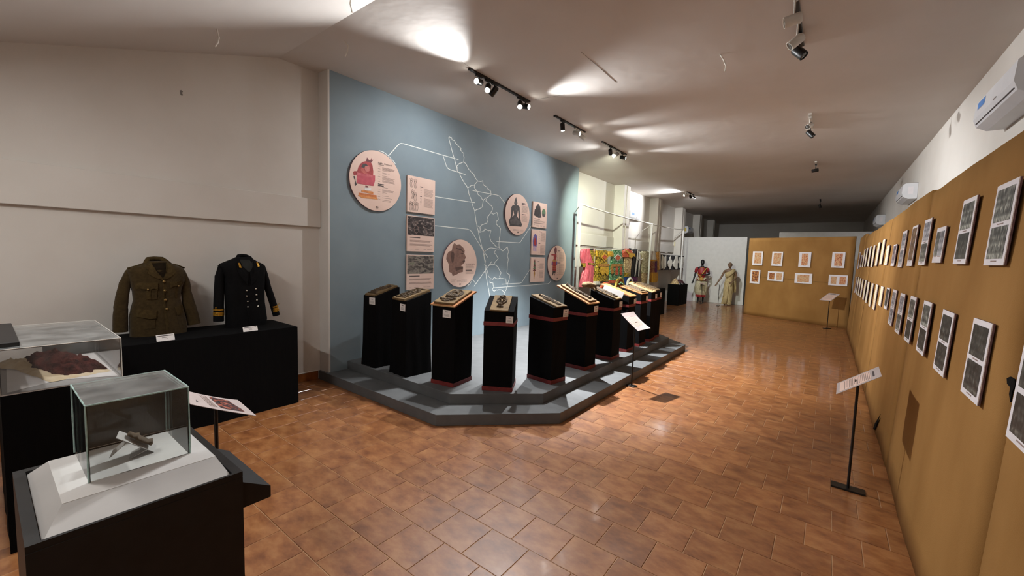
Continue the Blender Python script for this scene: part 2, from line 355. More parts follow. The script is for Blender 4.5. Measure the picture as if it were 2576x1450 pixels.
# walls
def sidewall(x0, x1, ya, yb):
    mb = MB(); ks = sorted(set([ya, yb] + ([FY] if ya < FY < yb else [])))
    for a, b in zip(ks, ks[1:]):
        za, zb = ceilz(a)+.1, ceilz(b)+.1
        mb.add([(x0,a,0),(x1,a,0),(x1,b,0),(x0,b,0),(x0,a,za),(x1,a,za),(x1,b,zb),(x0,b,zb)], [(3,2,1,0),(4,5,6,7),(0,1,5,4),(1,2,6,5),(2,3,7,6),(3,0,4,7)])
    return mb
wall_left = struct('wall_left', sidewall(WL-.2, WL, Y0-.2, YE+.2), MT['wall'], label='cream plastered long wall with a shallow beam')
mk('beam', MB().cbox(WL-.02, WL+.045, Y0, 2.64, 1.93, 2.27, .004), MT['wall'], wall_left, label='shallow horizontal plaster beam')
for k, (ya, yb) in enumerate(((9.0,11.46),(11.9,14.45),(14.9,17.42),(17.87,20.25))):
    mk('beam', MB().cbox(WL-.02, WL+.045, ya, yb, 1.98, 2.28, .004), MT['wall'], wall_left)
for k, yc in enumerate((11.46, 14.45, 17.42, 20.25, 23.08)):
    cbm = MB().cbox(WL-.02, -4.80, yc, yc+.45, 0, CZ, .008)
    o = struct('trim_%d' % (k+1), cbm, MT['wall'], label='square plastered wall column of the costume bay')
    mk('conduit', MB().box(-4.80, -4.785, yc+.18, yc+.21, .9, CZ-.01), MT['wall'], o)
blue = struct('wall_left_blue', MB().box(WL-.05, WB, 2.665, 8.88, 0, CZ+.02), MT['blue'], label='grey-blue painted feature wall with a map')
struct('trim_6', MB().cbox(WL-.05, WB+.004, 2.645, 2.668, 0, CZ+.01, .003), MT['wall'], label='cream end face of the blue feature wall')
struct('wall_right', sidewall(WR, WR+.2, Y0-.2, YE+.2), MT['wall'], label='cream plastered wall behind the burlap screens')
struct('wall_back', MB().box(WL-.2, WR+.2, Y0-.2, Y0, 0, ceilz(Y0)+.1), MT['wall'], label='cream plastered wall at the entrance end')
struct('wall_end', MB().box(WL-.2, WR+.2, YE, YE+.2, 0, CZ+.1), MT['wall'], label='dim end wall of the hall')
bb = bpy.data.objects.new('baseboard_left', None); COL.objects.link(bb); tag(bb, label='brown tile skirting along the cream wall', kind='structure')
y = Y0
while y < 2.60:
    mk('skirting_tile', MB().cbox(WL-.01, WL+.014, y+.002, min(y+.268, 2.612), 0, .105, .002), MT['skirt'], bb); y += .27
mk('skirting_cap', MB().cbox(WL-.01, WL+.018, Y0, 2.612, .105, .115, .002), MT['wall'], bb)
# small fittings on the structure
mk('ceiling_stain', MB().plate([(0,0)]+[(.02*math.cos(a)*random.uniform(.6,1), .03*math.sin(a)*random.uniform(.6,1)) for a in [i*.6 for i in range(10)]][1:], 0, .002), MT['fixg'], wall_left).matrix_world = frame(onX(457,234,WL+.002), (0,1,0), (-1,0,0), (0,0,1))

# two-tier platform
pl = thing('stepped_platform', 'dark grey painted two-step platform with cut corners against the blue wall', 'platform')
Z1, Z2 = .112, .22
o = mk('lower_step', MB().prism(PLOW, 0, Z1), MT['plat'], pl); bv = o.modifiers.new('b','BEVEL'); bv.width = .004; bv.segments = 2
o = mk('upper_step', MB().prism(PUP, Z1, Z2), MT['plat'], pl); bv = o.modifiers.new('b','BEVEL'); bv.width = .004; bv.segments = 2

# ================================================================== BURLAP SCREENS on the right
A_ = .045; XB = .49
def bx(z): return XB + A_*z
SEAMS = [-.15, 2.2, 4.5, 7.0, 9.4, 11.6, 13.72]
TOPZ = [2.22, 2.225, 2.255, 2.26, 2.275, 2.36]
slabels = ['tall brown burlap screen panel nearest the entrance, black tear at its seam', 'tall brown burlap screen panel, second from the entrance, behind the leaning caption stand',
 'tall brown burlap screen panel, third from the entrance', 'tall brown burlap screen panel, fourth from the entrance', 'tall brown burlap screen panel, fifth from the entrance, hung with cream documents', 'tall brown burlap screen panel meeting the angled screen at the corner']
screens = []
for k in range(6):
    a, b, zt = SEAMS[k]+.006, SEAMS[k+1]-.006, TOPZ[k]
    ny, nz = 14, 12; mb = MB(); vs = []
    for s_ in (0, 1):
        for j in range(nz+1):
            for i in range(ny+1):
                y = a+(b-a)*i/ny; z = zt*j/nz
                d = (noise.noise((y*1.3, z*1.1, 3.1*k))*.010 + noise.noise((y*3.7, z*3.1, k))*.004) if 0 < i < ny else .006
                vs.append((bx(z)+(d if s_ == 0 else .05), y, z + (noise.noise((y*2, 5, k))*.003 if j == nz else 0)))
    fs = []; n1 = (ny+1)*(nz+1)
    for j in range(nz):
        for i in range(ny):
            q = j*(ny+1)+i; fs.append((q, q+ny+1, q+ny+2, q+1)); fs.append((n1+q, n1+q+1, n1+q+ny+2, n1+q+ny+1))
    for i in range(ny):
        fs.append((i, i+1, n1+i+1, n1+i)); q = nz*(ny+1)+i; fs.append((q, n1+q, n1+q+1, q+1))
    for j in range(nz):
        q = j*(ny+1); fs.append((q, n1+q, n1+q+ny+1, q+ny+1)); q += ny; fs.append((q, q+ny+1, n1+q+ny+1, n1+q))
    mb.add(vs, fs)
    t = thing('burlap_screen', slabels[k], 'screen', group='burlap screen panels along the right wall')
    mk('cloth_panel', mb, MT['burlap'], t, True)
    mk('frame_foot', MB().box(bx(0)+.052, bx(0)+.12, (a+b)/2-.03, (a+b)/2+.03, 0, .9), MT['wood'], t)
    screens.append(t)
def tear(t, pts, dx):
    ps = [onX(x, y, .5) for x, y in pts]
    for _ in range(3): ps = [onX(x, y, bx(p.z)-dx) for (x, y), p in zip(pts, ps)]
    n = len(ps); mk('dark_tear', MB().add(ps+[p+Vector((.004,0,0)) for p in ps], [tuple(range(n)), tuple(range(2*n-1,n-1,-1))]+[(i,n+i,n+(i+1)%n,(i+1)%n) for i in range(n)]), MT['black'], t)
tear(screens[0], [(2532,952),(2541,948),(2552,955),(2553,970),(2546,985),(2541,1012),(2538,992),(2541,975),(2533,966)], .012)
tear(screens[2], [(2212,1048),(2214,1042),(2208,1060),(2200,1082),(2196,1080),(2201,1065)], .010)
# angled burlap screen at the far corner
b0 = onZ(1870,790,0); b1 = onZ(2130,828,0); uu = (b1-b0).normalized(); FM = frame(b0, uu, (-uu.y, uu.x, 0), (0,0,1))
fs_ = thing('burlap_screen', 'wide angled brown burlap screen closing off the hall, hung with mural prints', 'screen', M=FM)
mb = MB(); nx, nz = 24, 20; LN = 2.87; vs = []; f = []
for s_ in (0, 1):
    for j in range(nz+1):
        for i in range(nx+1):
            x = LN*i/nx; z = 2.45*j/nz - (.02*i/nx if j == nz else 0)
            d = noise.noise((x*1.5, z*1.2, 9))*.010
            if abs(z-1.22-.0*x) < .065: d += .004
            vs.append((x + .02*z/2.45*(1 if i == 0 else 0), d if s_ == 0 else .05, z))
n1 = (nx+1)*(nz+1)
for j in range(nz):
    for i in range(nx):
        q = j*(nx+1)+i; f.append((q,q+1,q+nx+2,q+nx+1)); f.append((n1+q,n1+q+nx+1,n1+q+nx+2,n1+q+1))
for i in range(nx): f.append((i,n1+i,n1+i+1,i+1)); q = nz*(nx+1)+i; f.append((q,q+1,n1+q+1,n1+q))
for j in range(nz): q = j*(nx+1); f.append((q,q+nx+1,n1+q+nx+1,n1+q)); q += nx; f.append((q,n1+q,n1+q+nx+1,q+nx+1))
mk('cloth_panel', mb.add(vs, f), MT['burlap'], fs_, True)
mk('seam', MB().strip([(.05,1.25),(.6,1.235),(1.2,1.225),(1.9,1.2),(2.86,1.18)], .006, -.012), MT['jute'], fs_)
# plain white partitions
t = thing('white_partition', 'plain white partition behind the two mannequins', 'partition', (0,0,0))
mk('panel', MB().cbox(-4.92, -2.56, 18.26, 18.36, 0, 2.66, .006), MT['white'], t)
mk('edge_board', MB().cbox(-2.555, -2.50, 18.28, 18.5, 0, 2.25, .004), MT['blackp'], t)
t = thing('white_partition', 'white partition whose top edge shows above the angled burlap screen', 'partition', (0,0,0))
mk('panel', MB().cbox(-1.52, 1.15, 18.2, 18.3, 0, 2.83, .006), MT['white'], t)

# ================================================================== PRINTS on the screens
def photo(name, M, wd, ht, pics, label, group, t=.009):
    """mounted print: white face, maroon board edge, one child per picture; pics = (x0,x1,z0,z1,mat) fractions"""
    th = thing(name, label, 'print', M=M, group=group)
    mk('backing_board', MB().box(-wd/2, wd/2, -t+.003, 0, -ht/2, ht/2), MT['mountedge'], th)
    mk('mount', MB().cbox(-wd/2, wd/2, -t, -t+.003, -ht/2, ht/2, .0006), MT['mount'], th)
    for (x0,x1,z0,z1,mt) in pics:
        mk('picture', MB().box((x0-.5)*wd, (x1-.5)*wd, -t-.0012, -t, (z0-.5)*ht, (z1-.5)*ht), mt, th)
        if mt not in (P['doc'], P['doco']):
            cxm = (x0+x1)/2-.5
            mk('caption_line', MB().box((cxm-.14)*wd, (cxm+.14)*wd, -t-.001, -t, (z0-.5-.035)*ht, (z0-.5-.022)*ht), MT['inkl'], th)
    return th
two = lambda a, b: [(.1,.9,.53,.93,a),(.1,.9,.08,.47,b)]
one = lambda a: [(.1,.9,.14,.94,a)]
side = lambda a, b: [(.08,.47,.2,.88,a),(.52,.92,.2,.88,b)]
doc = lambda a: [(.04,.96,.03,.97,a)]
bw, bwd, bwl, vi, se, dc, do = P['bw'], P['bwd'], P['bwl'], P['violet'], P['sepia'], P['doc'], P['doco']
ORD = ['first','second','third','fourth','fifth','sixth','seventh','eighth','ninth','tenth','eleventh','twelfth','thirteenth','fourteenth','fifteenth','sixteenth','seventeenth']
TOP = [(12.45,1.60,1.985,two(vi,bwl)),(11.61,1.635,1.895,one(vi)),(10.92,1.645,2.0,doc(dc)),(10.25,1.655,2.005,doc(do)),(9.5,1.66,2.01,doc(dc)),(8.75,1.653,1.995,doc(dc)),(8.0,1.67,2.01,doc(dc)),
       (7.35,1.687,2.02,doc(dc)),(6.72,1.68,1.915,doc(do)),(6.04,1.667,1.90,one(vi)),(5.445,1.655,2.005,two(bwl,bwl)),(4.86,1.668,2.01,one(se)),(4.29,1.675,2.015,two(bwl,bw)),(3.77,1.69,1.918,side(bw,bwl)),(3.175,1.679,2.025,two(bw,bwd)),(2.60,1.672,2.017,two(bw,bw))]
BOT = [(12.2,1.055,1.42,two(vi,bwl)),(11.52,1.055,1.425,doc(dc)),(10.85,1.07,1.42,doc(dc)),(10.15,1.075,1.41,doc(do)),(9.4,1.077,1.42,doc(dc)),(8.75,1.072,1.41,doc(dc)),(8.01,1.073,1.41,doc(dc)),(7.34,1.084,1.416,doc(do)),
       (6.66,1.186,1.418,doc(dc)),(6.04,1.198,1.428,one(bwd)),(5.48,1.086,1.433,two(bwl,bwl)),(4.93,1.077,1.427,two(bwl,bw)),(4.365,1.083,1.434,two(bw,bwd)),(3.795,1.09,1.435,two(bw,bwd)),(3.205,1.081,1.423,two(bwd,bwd)),(2.59,1.098,1.438,two(bwd,bwd)),(1.98,1.09,1.435,two(bwd,bwd))]
lean = math.atan(A_)
def boardM(y, zc, tilt=0):
    zc3 = Vector((math.sin(lean), 0, math.cos(lean))); yv = Vector((math.cos(lean), 0, -math.sin(lean)))
    return frame(Vector((bx(zc)-.010, y, zc)), (0,-1,0), yv, zc3) @ Matrix.Rotation(tilt, 4, 'Y')
def kindname(p):
    if len(p) == 2: return 'white mount with two grey photographs' + (' side by side' if p[0][0] < .09 else '')
    if p[0][4] is dc: return 'narrow cream document print'
    if p[0][4] is do: return 'cream document print with orange mark'
    return 'white mount with one dark photograph'
for row, spec in (('upper', TOP), ('lower', BOT)):
    for i, (y, z0, z1, pics) in enumerate(spec):
        photo('photo_print', boardM(y, (z0+z1)/2, random.gauss(0,.006)), .262, z1-z0, pics, '%s, %s from the screen corner, %s row' % (kindname(pics), ORD[i], row), 'prints on the long burlap screens')
FAR = [(.178,.502,1.593,2.03,[(.2,.86,.14,.9,P['mural2'])],'portrait print of a pale mural'),(.784,1.10,1.592,2.023,[(.16,.86,.14,.9,P['mural2'])],'portrait print of an orange and white mural'),(1.553,1.868,1.584,2.016,[(.24,.76,.14,.9,P['mural'])],'portrait print of a red mural in two panels'),(2.385,2.687,1.601,2.024,[(.22,.82,.12,.9,P['mural'])],'portrait print of an orange mural'),
 (.146,.46,1.017,1.447,[(.18,.86,.14,.9,P['mural3'])],'portrait print of a mural with black patch'),(.698,1.162,1.137,1.423,[(.1,.44,.16,.84,P['mural3']),(.56,.9,.16,.84,P['mural2'])],'landscape print with two small pale murals'),(1.484,1.942,1.12,1.408,[(.16,.84,.14,.84,P['mural2'])],'landscape print of one wide mural'),(2.351,2.792,1.122,1.408,[(.12,.42,.16,.84,P['mural2']),(.58,.9,.16,.84,P['mural'])],'landscape print with two small red murals')]
for i, (x0,x1,z0,z1,pics,lb) in enumerate(FAR):
    photo('mural_print', FM @ Matrix.Translation((( x0+x1)/2, -.012, (z0+z1)/2)) @ Matrix.Rotation(random.gauss(0,.008),4,'Y'), x1-x0, z1-z0, pics, lb + (', upper' if i < 4 else ', lower') + ' row of the angled screen', 'mural prints on the angled screen')

# ================================================================== LIGHTING TRACKS AND SPOTLIGHTS
def track(x, y0, y1, mat, label):
    t = thing('lighting_track', label, 'light track', (x, (y0+y1)/2, CZ), group='ceiling lighting tracks')
    L_ = (y1-y0)/2
    mk('rail', MB().cbox(-.018, .018, -L_, L_, -.022, 0, .002), mat, t)
    mk('end_cap', MB().cbox(-.02, .02, -L_-.012, -L_, -.024, 0, .002), mat, t); mk('end_cap', MB().cbox(-.02, .02, L_, L_+.012, -.024, 0, .002), mat, t)
def spot(x, y, aim, mat, label, energy=0, cone=70, blend=.4, tint=COOL, drop=.11, r=.036, ln=.12, soft=.03):
    t = thing('spotlight', label, 'spotlight', (x, y, CZ), group='track spotlights')
    a = Vector(aim).normalized()
    mk('adaptor', MB().cbox(-.016, .016, -.05, .05, -.042, -.023, .003), mat, t)
    mk('arm', MB().tube([(0,0,-.04),(0,0,-drop+.01)], .007, 8), mat, t)
    c = Vector((0,0,-drop)); up = Vector((0,0,1)) if abs(a.z) < .95 else Vector((1,0,0)); s = up.cross(a).normalized(); u = a.cross(s)
    MM = frame(c - a*ln*.45, s, u, a)
    h = mk('lamp_head', MB().lathe([(.0,0),(r*.8,0),(r,.012),(r,ln),(r*.9,ln),(r*.86,ln-.012),(.0,ln-.012)], 20, MM), mat, t, True); smoothnormals(h, 35)
    lit = energy > 0
    mk('lens', MB().lathe([(.0,ln-.010),(r*.84,ln-.010),(r*.6,ln-.002),(.0,ln)], 20, MM), MT['lens'] if lit else MT['lensoff'], h, True)
    if lit:
        l = bpy.data.lights.new('lamp_light', 'SPOT'); l.energy = energy; l.spot_size = math.radians(cone); l.spot_blend = blend; l.color = tint; l.shadow_soft_size = soft
        lo = bpy.data.objects.new('lamp_light', l); COL.objects.link(lo)
        lo.matrix_world = frame(Vector((x,y,CZ)) + c + a*(ln*.55+.012), s, -u, -a) if False else frame(Vector((x,y,CZ)) + c + a*(ln*.55+.015), u, -s, -a) if False else Matrix.Translation(Vector((x,y,CZ)) + c + a*(ln*.55+.015)) @ a.to_track_quat('-Z','Y').to_matrix().to_4x4()
    return t
bm_, wm_ = MT['blackm'], MT['fixw']
track(-3.45, 3.58, 4.76, bm_, 'black lighting track over the nearest pedestals')
track(-3.45, 5.45, 6.40, bm_, 'black lighting track over the middle of the platform')
track(-3.45, 7.10, 8.20, bm_, 'black lighting track over the far end of the platform')
track(-3.62, 13.5, 14.1, bm_, 'short black lighting track before the costume bay end')
track(-.36, 3.9, 5.0, bm_, 'black lighting track with two white lamps, aisle side')
track(-.36, 7.3, 8.1, wm_, 'white lighting track over the middle of the aisle')
track(-.36, 10.7, 11.1, wm_, 'short white lighting track with a single black lamp')
track(-.36, 16.8, 17.3, bm_, 'short black lighting track over the angled screen')
# over the platform
spot(-3.45, 3.90, (.35,-.55,-.75), bm_, 'lit black spotlight pointing at the entrance, first on the platform track', 250, 84, .5)
spot(-3.45, 3.74, (.18,-.93,-.20), bm_, 'black spotlight throwing a flare along the ceiling beside the first track end', 430, 72, .9, drop=.10)
spot(-3.45, 4.56, (.42,-.58,-.80), bm_, 'brightest lit black spotlight at the end of the first platform track', 280, 86, .5)
spot(-3.45, 4.68, (.92,.05,-.26), bm_, 'small black spotlight throwing a flare along the ceiling towards the aisle', 330, 76, .9, drop=.10)
spot(-3.45, 4.02, (-.72,-.05,-.62), bm_, 'black spotlight added to brighten the blue wall, on the first platform track', 72, 125, .9)  # extra wall washer, added to put more light on the blue wall
spot(-3.45, 5.68, (.12,.02,-1), bm_, 'lit black spotlight hanging straight down over the platform', 1900, 84, .7)
spot(-3.45, 6.32, (.66,.58,-.52), wm_, 'lit white spotlight on the middle platform track', 760, 96, .7)
spot(-3.45, 6.12, (.93,.20,-.22), wm_, 'small white spotlight throwing a flare over the middle of the aisle', 130, 60, .9, drop=.10)
spot(-3.45, 7.46, (-.28,.84,-.50), bm_, 'lit black spotlight aimed at the costume bay', 640, 92, .8, tint=GREENISH)
spot(-3.45, 7.72, (-.62,-.62,-.48), MT['fixg'], 'grey round spotlight turned to the blue wall between two black ones', 95, 120, .9)
spot(-3.45, 8.05, (.93,.28,-.20), bm_, 'black spotlight grazing the ceiling at the far end of the platform', 170, 56, .9, drop=.10)
# before the costume bay end
spot(-3.68, 13.6, (-.75,-.60,-.20), wm_, 'lit lamp of the small cluster before the white partition, facing the costumes', 210, 115, .7, drop=.09)
spot(-3.60, 13.8, (-.05,.85,-.42), bm_, 'black lamp of the small cluster before the white partition', 260, 85, .7)
spot(-3.56, 14.0, (.72,.20,-.55), bm_, 'black lamp of the small cluster, turned to the aisle', 170, 96, .8)
# unseen fill tubes, added over the entrance end to brighten the cream wall
for (x, y, pw_) in ((-3.2, -.5, 30), (-.6, -.9, 9)):
    z = ceilz(y); t = thing('fill_tube_lamp', 'added fill tube lamp, out of view over the entrance end, ' + ('cream wall side' if x < -2 else 'screen side'), 'fill lamp', (x, y, z))
    Mr = Matrix.Rotation(math.atan(SL), 4, 'X')
    mk('housing', MB().cbox(-.62, .62, -.05, .05, -.05, -.005, .004, Mr), MT['fixw'], t)
    mk('tube', MB().tube([Mr @ Vector((-.58,0,-.066)), Mr @ Vector((.58,0,-.066))], .014, 10), lens('fill_tube_glow', (255,250,244), 6), t, True)
    l = bpy.data.lights.new('fill_tube_light', 'AREA'); l.shape = 'RECTANGLE'; l.size = 1.16; l.size_y = .05; l.energy = pw_; l.color = (1,.98,.95)
    lo = bpy.data.objects.new('fill_tube_light', l); COL.objects.link(lo); lo.matrix_world = Matrix.Translation((x,y,z)) @ Mr @ Matrix.Translation((0,0,-.085))
# aisle side
spot(-.36, 4.06, (-.85,-.15,-.18), wm_, 'white unlit spotlight facing the platform', drop=.2, r=.042)
spot(-.36, 4.45, (-.65,-.2,-.55), wm_, 'white unlit spotlight tilted down at the platform', drop=.2, r=.04)
spot(-.36, 4.74, (.55,-.1,-.62), bm_, 'black unlit spotlight turned to the burlap screens', drop=.18, r=.042)
spot(-.36, 7.43, (-.3,-.75,-.4), wm_, 'white unlit spotlight over the middle of the aisle', drop=.14)
spot(-.36, 7.72, (.5,-.1,-.6), bm_, 'black unlit spotlight over the middle of the aisle', drop=.18)
spot(-.36, 10.9, (-1,.1,-.1), bm_, 'single black horizontal spotlight on the short white track', drop=.15)
spot(-.36, 17.0, (.3,.2,-.8), bm_, 'small black spotlight over the angled screen', drop=.2)

# ================================================================== PEDESTALS WITH CLAY RELIEFS
def ped(idx, a, b, d, zf, zb, bands, card, label, fold=.0, flare=0.0):
    """a, b: left and right front corners on the platform (seen from its front)"""
    A, B = Vector((a[0],a[1],0)), Vector((b[0],b[1],0)); wd = (B-A).length; rz = math.atan2(B.y-A.y, B.x-A.x); c = (A+B)/2
    t = thing('pedestal', label, 'pedestal', (c.x, c.y, Z2), rz, 'black cloth pedestals on the platform')
    zf -= Z2; zb -= Z2
    def sec(o, n=9):
        x0, x1, y0, y1 = -wd/2-o, wd/2+o, -o, d+o; pts = []
        for (p, q) in (((x0,y0),(x1,y0)),((x1,y0),(x1,y1)),((x1,y1),(x0,y1)),((x0,y1),(x0,y0))):
            for i in range(n): u = i/n; pts.append((p[0]+(q[0]-p[0])*u, p[1]+(q[1]-p[1])*u))
        return pts
    def zt(y): return zf + (zb-zf)*min(max(y/d,0),1)
    rings = []; K = 12
    for k in range(K+1):
        s = k/K; ring = []
        for j, (x, y) in enumerate(sec(flare*(1-s)*(1-s)*.5)):
            amp = fold*(1-s)*.9 + .004*math.sin(s*math.pi)
            dn = amp*noise.noise((j*.55+idx*7, s*1.7, idx)) + fold*.6*(1-s)*math.sin(j*1.9+idx)
            L = math.hypot(x, y-d/2) or 1
            ring.append((x + x/L*dn, y + (y-d/2)/L*dn, (zt(y))*s if s < 1 else zt(y)))
        rings.append(ring)
    smoothnormals(mk('cloth_cover', MB().loft(rings), MT['black'], t, True), 30)
    def band(h0, h1, slope, nm):
        p = sec(.0035, 6); mb = MB(); n = len(p)
        r0 = [(x, y, (h0 if not slope else zf-h0)) for x, y in p]; r1 = [(x, y, (h1 if not slope else zf-h1)) for x, y in p]
        mb.loft([r0, r1], False); o = mk(nm, mb, MT['red'], t); so = o.modifiers.new('s','SOLIDIFY'); so.thickness = .002; so.offset = 1
    if 'b' in bands: band(.001, .046, 0, 'red_hem')
    if 't' in bands: band(.155, .115, 1, 'red_band')
    cx, cz, cw, ch = card
    ct = thing('caption_card', 'white caption card on the ' + label, 'caption card', group='caption cards on the pedestals',
               M=Matrix.Translation((c.x,c.y,Z2)) @ Matrix.Rotation(rz,4,'Z') @ Matrix.Translation((cx*wd, -.007, zf-cz)) @ Matrix.Rotation(random.gauss(0,.02),4,'Y'))
    mk('card', MB().box(-cw/2, cw/2, -.003, 0, -ch/2, ch/2), MT['paper'], ct)
    tx = MB().box(-cw*.18, cw*.18, -.0038, -.003, ch*.22, ch*.30)
    for i in range(3): tx.box(-cw*.36+i*.004, cw*.36-i*.003, -.0038, -.003, -ch*.32+i*ch*.13, -ch*.29+i*ch*.13)
    mk('caption_text', tx, MT['ink'], ct, kind='stuff')
    ang = math.atan2(zb-zf, d)
    return Matrix.Translation((c.x,c.y,Z2)) @ Matrix.Rotation(rz,4,'Z') @ Matrix.Translation((0,0,zf)) @ Matrix.Rotation(ang,4,'X'), wd, d/math.cos(ang)

def relief(M, x0, y0, wd, ln, th, strokes, label, slab='clay', fig='clayd', z=.002, seed=0, nx=60, board=None):
    """clay tablet lying in the sloped frame M; strokes = [(pts, radius, height)] in unit coordinates (x -.5...5, y 0..1 from the front)"""
    if board:
        bw_, bl_, bo, bmat = board
        bt = thing('backing_board', 'wooden board under the ' + label, 'board', M=M @ Matrix.Translation((x0, y0+bo, z)), group='boards under the clay tablets')
        mk('plank', MB().cbox(-bw_/2, bw_/2, 0, bl_, 0, .018, .002), bmat, bt)
        mk('edge_strip', MB().cbox(-bw_/2+.002, bw_/2-.002, -.0015, .0, .002, .016, .0004), MT['woodp'], bt); z += .019
    t = thing('clay_tablet', label, 'clay tablet', M=M @ Matrix.Translation((x0, y0, z)), group='clay relief tablets')
    n = 16; ring = []
    def edge(f): return noise.noise((f*3.1, seed, 2.2))*.006
    pts = []
    for (p, q) in (((-.5,0),(.5,0)),((.5,0),(.5,1)),((.5,1),(-.5,1)),((-.5,1),(-.5,0))):
        for i in range(6): u = i/6; e = edge(len(pts)); pts.append(((p[0]+(q[0]-p[0])*u)*wd+e, (p[1]+(q[1]-p[1])*u)*ln+edge(len(pts)+40)))
    ins = [(x*.985, (y-ln/2)*.985+ln/2) for x, y in pts]
    smoothnormals(mk('slab', MB().loft([[(x,y,0) for x,y in pts], [(x,y,th*.8) for x,y in pts], [(x,y,th) for x,y in ins]]), MT[slab], t), 30)
    if strokes:
        import numpy as np
        ny = int(nx*ln/wd); gx, gy = np.meshgrid((np.arange(nx+1)/nx-.5)*wd, np.arange(ny+1)/ny*ln); hh_ = np.zeros_like(gx)
        for (ps, rr, hh) in strokes:
            dm = np.full_like(gx, 9.0); q = [(a*wd, b*ln) for a, b in ps]
            for k in range(max(1, len(q)-1)):
                (ax, ay), (bx_, by_) = q[k], q[min(k+1, len(q)-1)]; dx, dy = bx_-ax, by_-ay; L2 = dx*dx+dy*dy
                u = np.clip(((gx-ax)*dx+(gy-ay)*dy)/L2, 0, 1) if L2 > 1e-9 else 0*gx
                dm = np.minimum(dm, np.hypot(gx-ax-u*dx, gy-ay-u*dy))
            r_ = rr*wd*.82; hh_ = np.maximum(hh_, hh*np.sqrt(np.clip(1-(dm/r_)**2, 0, 1)))
        H_ = {(i, j): (hh_[j, i]*(.8+.5*noise.noise((i*.42, j*.42, seed))) if hh_[j, i] > 0 else 0) for j in range(ny+1) for i in range(nx+1)}
        mb = MB(); ids = {}
        for j in range(ny):
            for i in range(nx):
                cs = [(i,j),(i+1,j),(i+1,j+1),(i,j+1)]
                if sum(H_[c] for c in cs) > .002:
                    f = []
                    for c in cs:
                        if c not in ids: ids[c] = len(mb.v); mb.v.append(((c[0]/nx-.5)*wd, c[1]/ny*ln, th-.001+H_[c]))
                        f.append(ids[c])
                    mb.f.append(tuple(f))
        if mb.f: mk('relief_figure', mb, MT[fig], t, True)
    return t
def arc(cx, cy, rx, ry, a0, a1, n=12): return [(cx+rx*math.cos(math.radians(a0+(a1-a0)*i/n)), cy+ry*math.sin(math.radians(a0+(a1-a0)*i/n))) for i in range(n+1)]
def dot(x, y): return [(x,y)]
standing = [(dot(0,.86),.10,.03),([(0,.78),(0,.5)],.11,.026),([(-.07,.5),(-.08,.12)],.06,.022),([(.07,.5),(.08,.12)],.06,.022),([(-.1,.72),(-.24,.55),(-.15,.42)],.05,.02),([(.1,.72),(.24,.55),(.18,.4)],.05,.02),([(-.1,.1),(.12,.1)],.05,.018)]
longfig = [([(0,.93),(.02,.86)],.12,.035),([(0,.84),(0,.6)],.14,.032),([(-.05,.62),(-.06,.2)],.09,.028),([(.07,.62),(.07,.2)],.09,.028),([(-.15,.78),(-.2,.5)],.06,.022),([(.15,.78),(.22,.55)],.06,.022),([(-.08,.12),(.1,.12)],.1,.03),([(-.1,.45),(.1,.42)],.12,.03)]
hooded = [(arc(0,.62,.34,.26,-30,210),.045,.02),(arc(0,.64,.22,.18,0,180),.04,.02),(dot(0,.72),.12,.035),([(-.12,.5),(.12,.5)],.14,.034),([(-.2,.42),(.2,.42)],.09,.03),([(-.34,.24),(-.2,.2),(.2,.22),(.34,.28)],.07,.026),([(-.14,.13),(.0,.1),(.14,.14)],.05,.02),([(-.18,.56),(-.26,.44)],.05,.024),([(.18,.56),(.26,.44)],.05,.024)]
mask = [(arc(0,.6,.26,.2,0,360,20),.05,.02),([(-.14,.86),(0,.92),(.14,.86)],.06,.024),([(0,.78),(0,.9)],.08,.028),(dot(-.1,.64),.07,.03),(dot(.1,.64),.07,.03),([(-.12,.5),(.12,.5)],.06,.026),([(-.12,.42),(.12,.42)],.055,.024),([(-.1,.33),(.1,.33)],.055,.024),([(-.15,.2),(-.12,.26)],.05,.02),([(.15,.2),(.12,.26)],.05,.02),([(-.06,.2),(.06,.2)],.06,.026),(dot(-.24,.7),.06,.022),(dot(.24,.7),.06,.022)]
beast = [([(-.2,.3),(.05,.45),(.2,.62)],.14,.03),([(.2,.68),(.28,.78)],.1,.034),([(-.2,.3),(-.3,.2)],.07,.024),([(0,.4),(.12,.22)],.06,.022),([(-.3,.4),(-.34,.6),(-.2,.7)],.05,.02),([(-.36,.12),(.36,.14)],.06,.018)]
rows = [(arc(-.2,.3+.2*i,.14,.07,0,300),.05,.022) for i in range(3)]+[(arc(.2,.28+.2*i,.14,.07,60,360),.05,.024) for i in range(3)]+[([(-.36,.12),(.36,.12)],.05,.018),([(-.36,.9),(.36,.9)],.05,.016),([(0,.2),(0,.85)],.045,.018)]
multi = [([(x,.2+.1*(k%2)),(x,.75+.08*(k%2))],.065,.024) for k, x in enumerate((-.32,-.16,0,.16,.32))]+[(dot(x,.86),.07,.026) for x in (-.32,-.16,0,.16,.32)]+[([(-.4,.12),(.4,.12)],.06,.02)]
rough = [([(random.uniform(-.35,.35), random.uniform(.1,.9)) for _ in range(2)], random.uniform(.06,.12), random.uniform(.015,.03)) for _ in range(10)]
PD = {}
PD[1] = ped(1, (-4.600,2.95), (-4.335,2.945), .345, 1.10, 1.207, '', (.26,.055,.12,.085), 'draped pedestal closest to the blue wall end', .012, .03)
PD[2] = ped(2, (-4.055,2.975), (-3.757,2.955), .345, 1.098, 1.192, '', (.28,.075,.10,.080), 'draped pedestal with a split skirt and ornament tablet', .012, .03)
PD[3] = ped(3, (-3.395,3.02), (-3.095,3.062), .33, 1.085, 1.20, 'b', (.17,.075,.105,.082), 'pedestal with red hem only, carrying the hooded figure tablet')
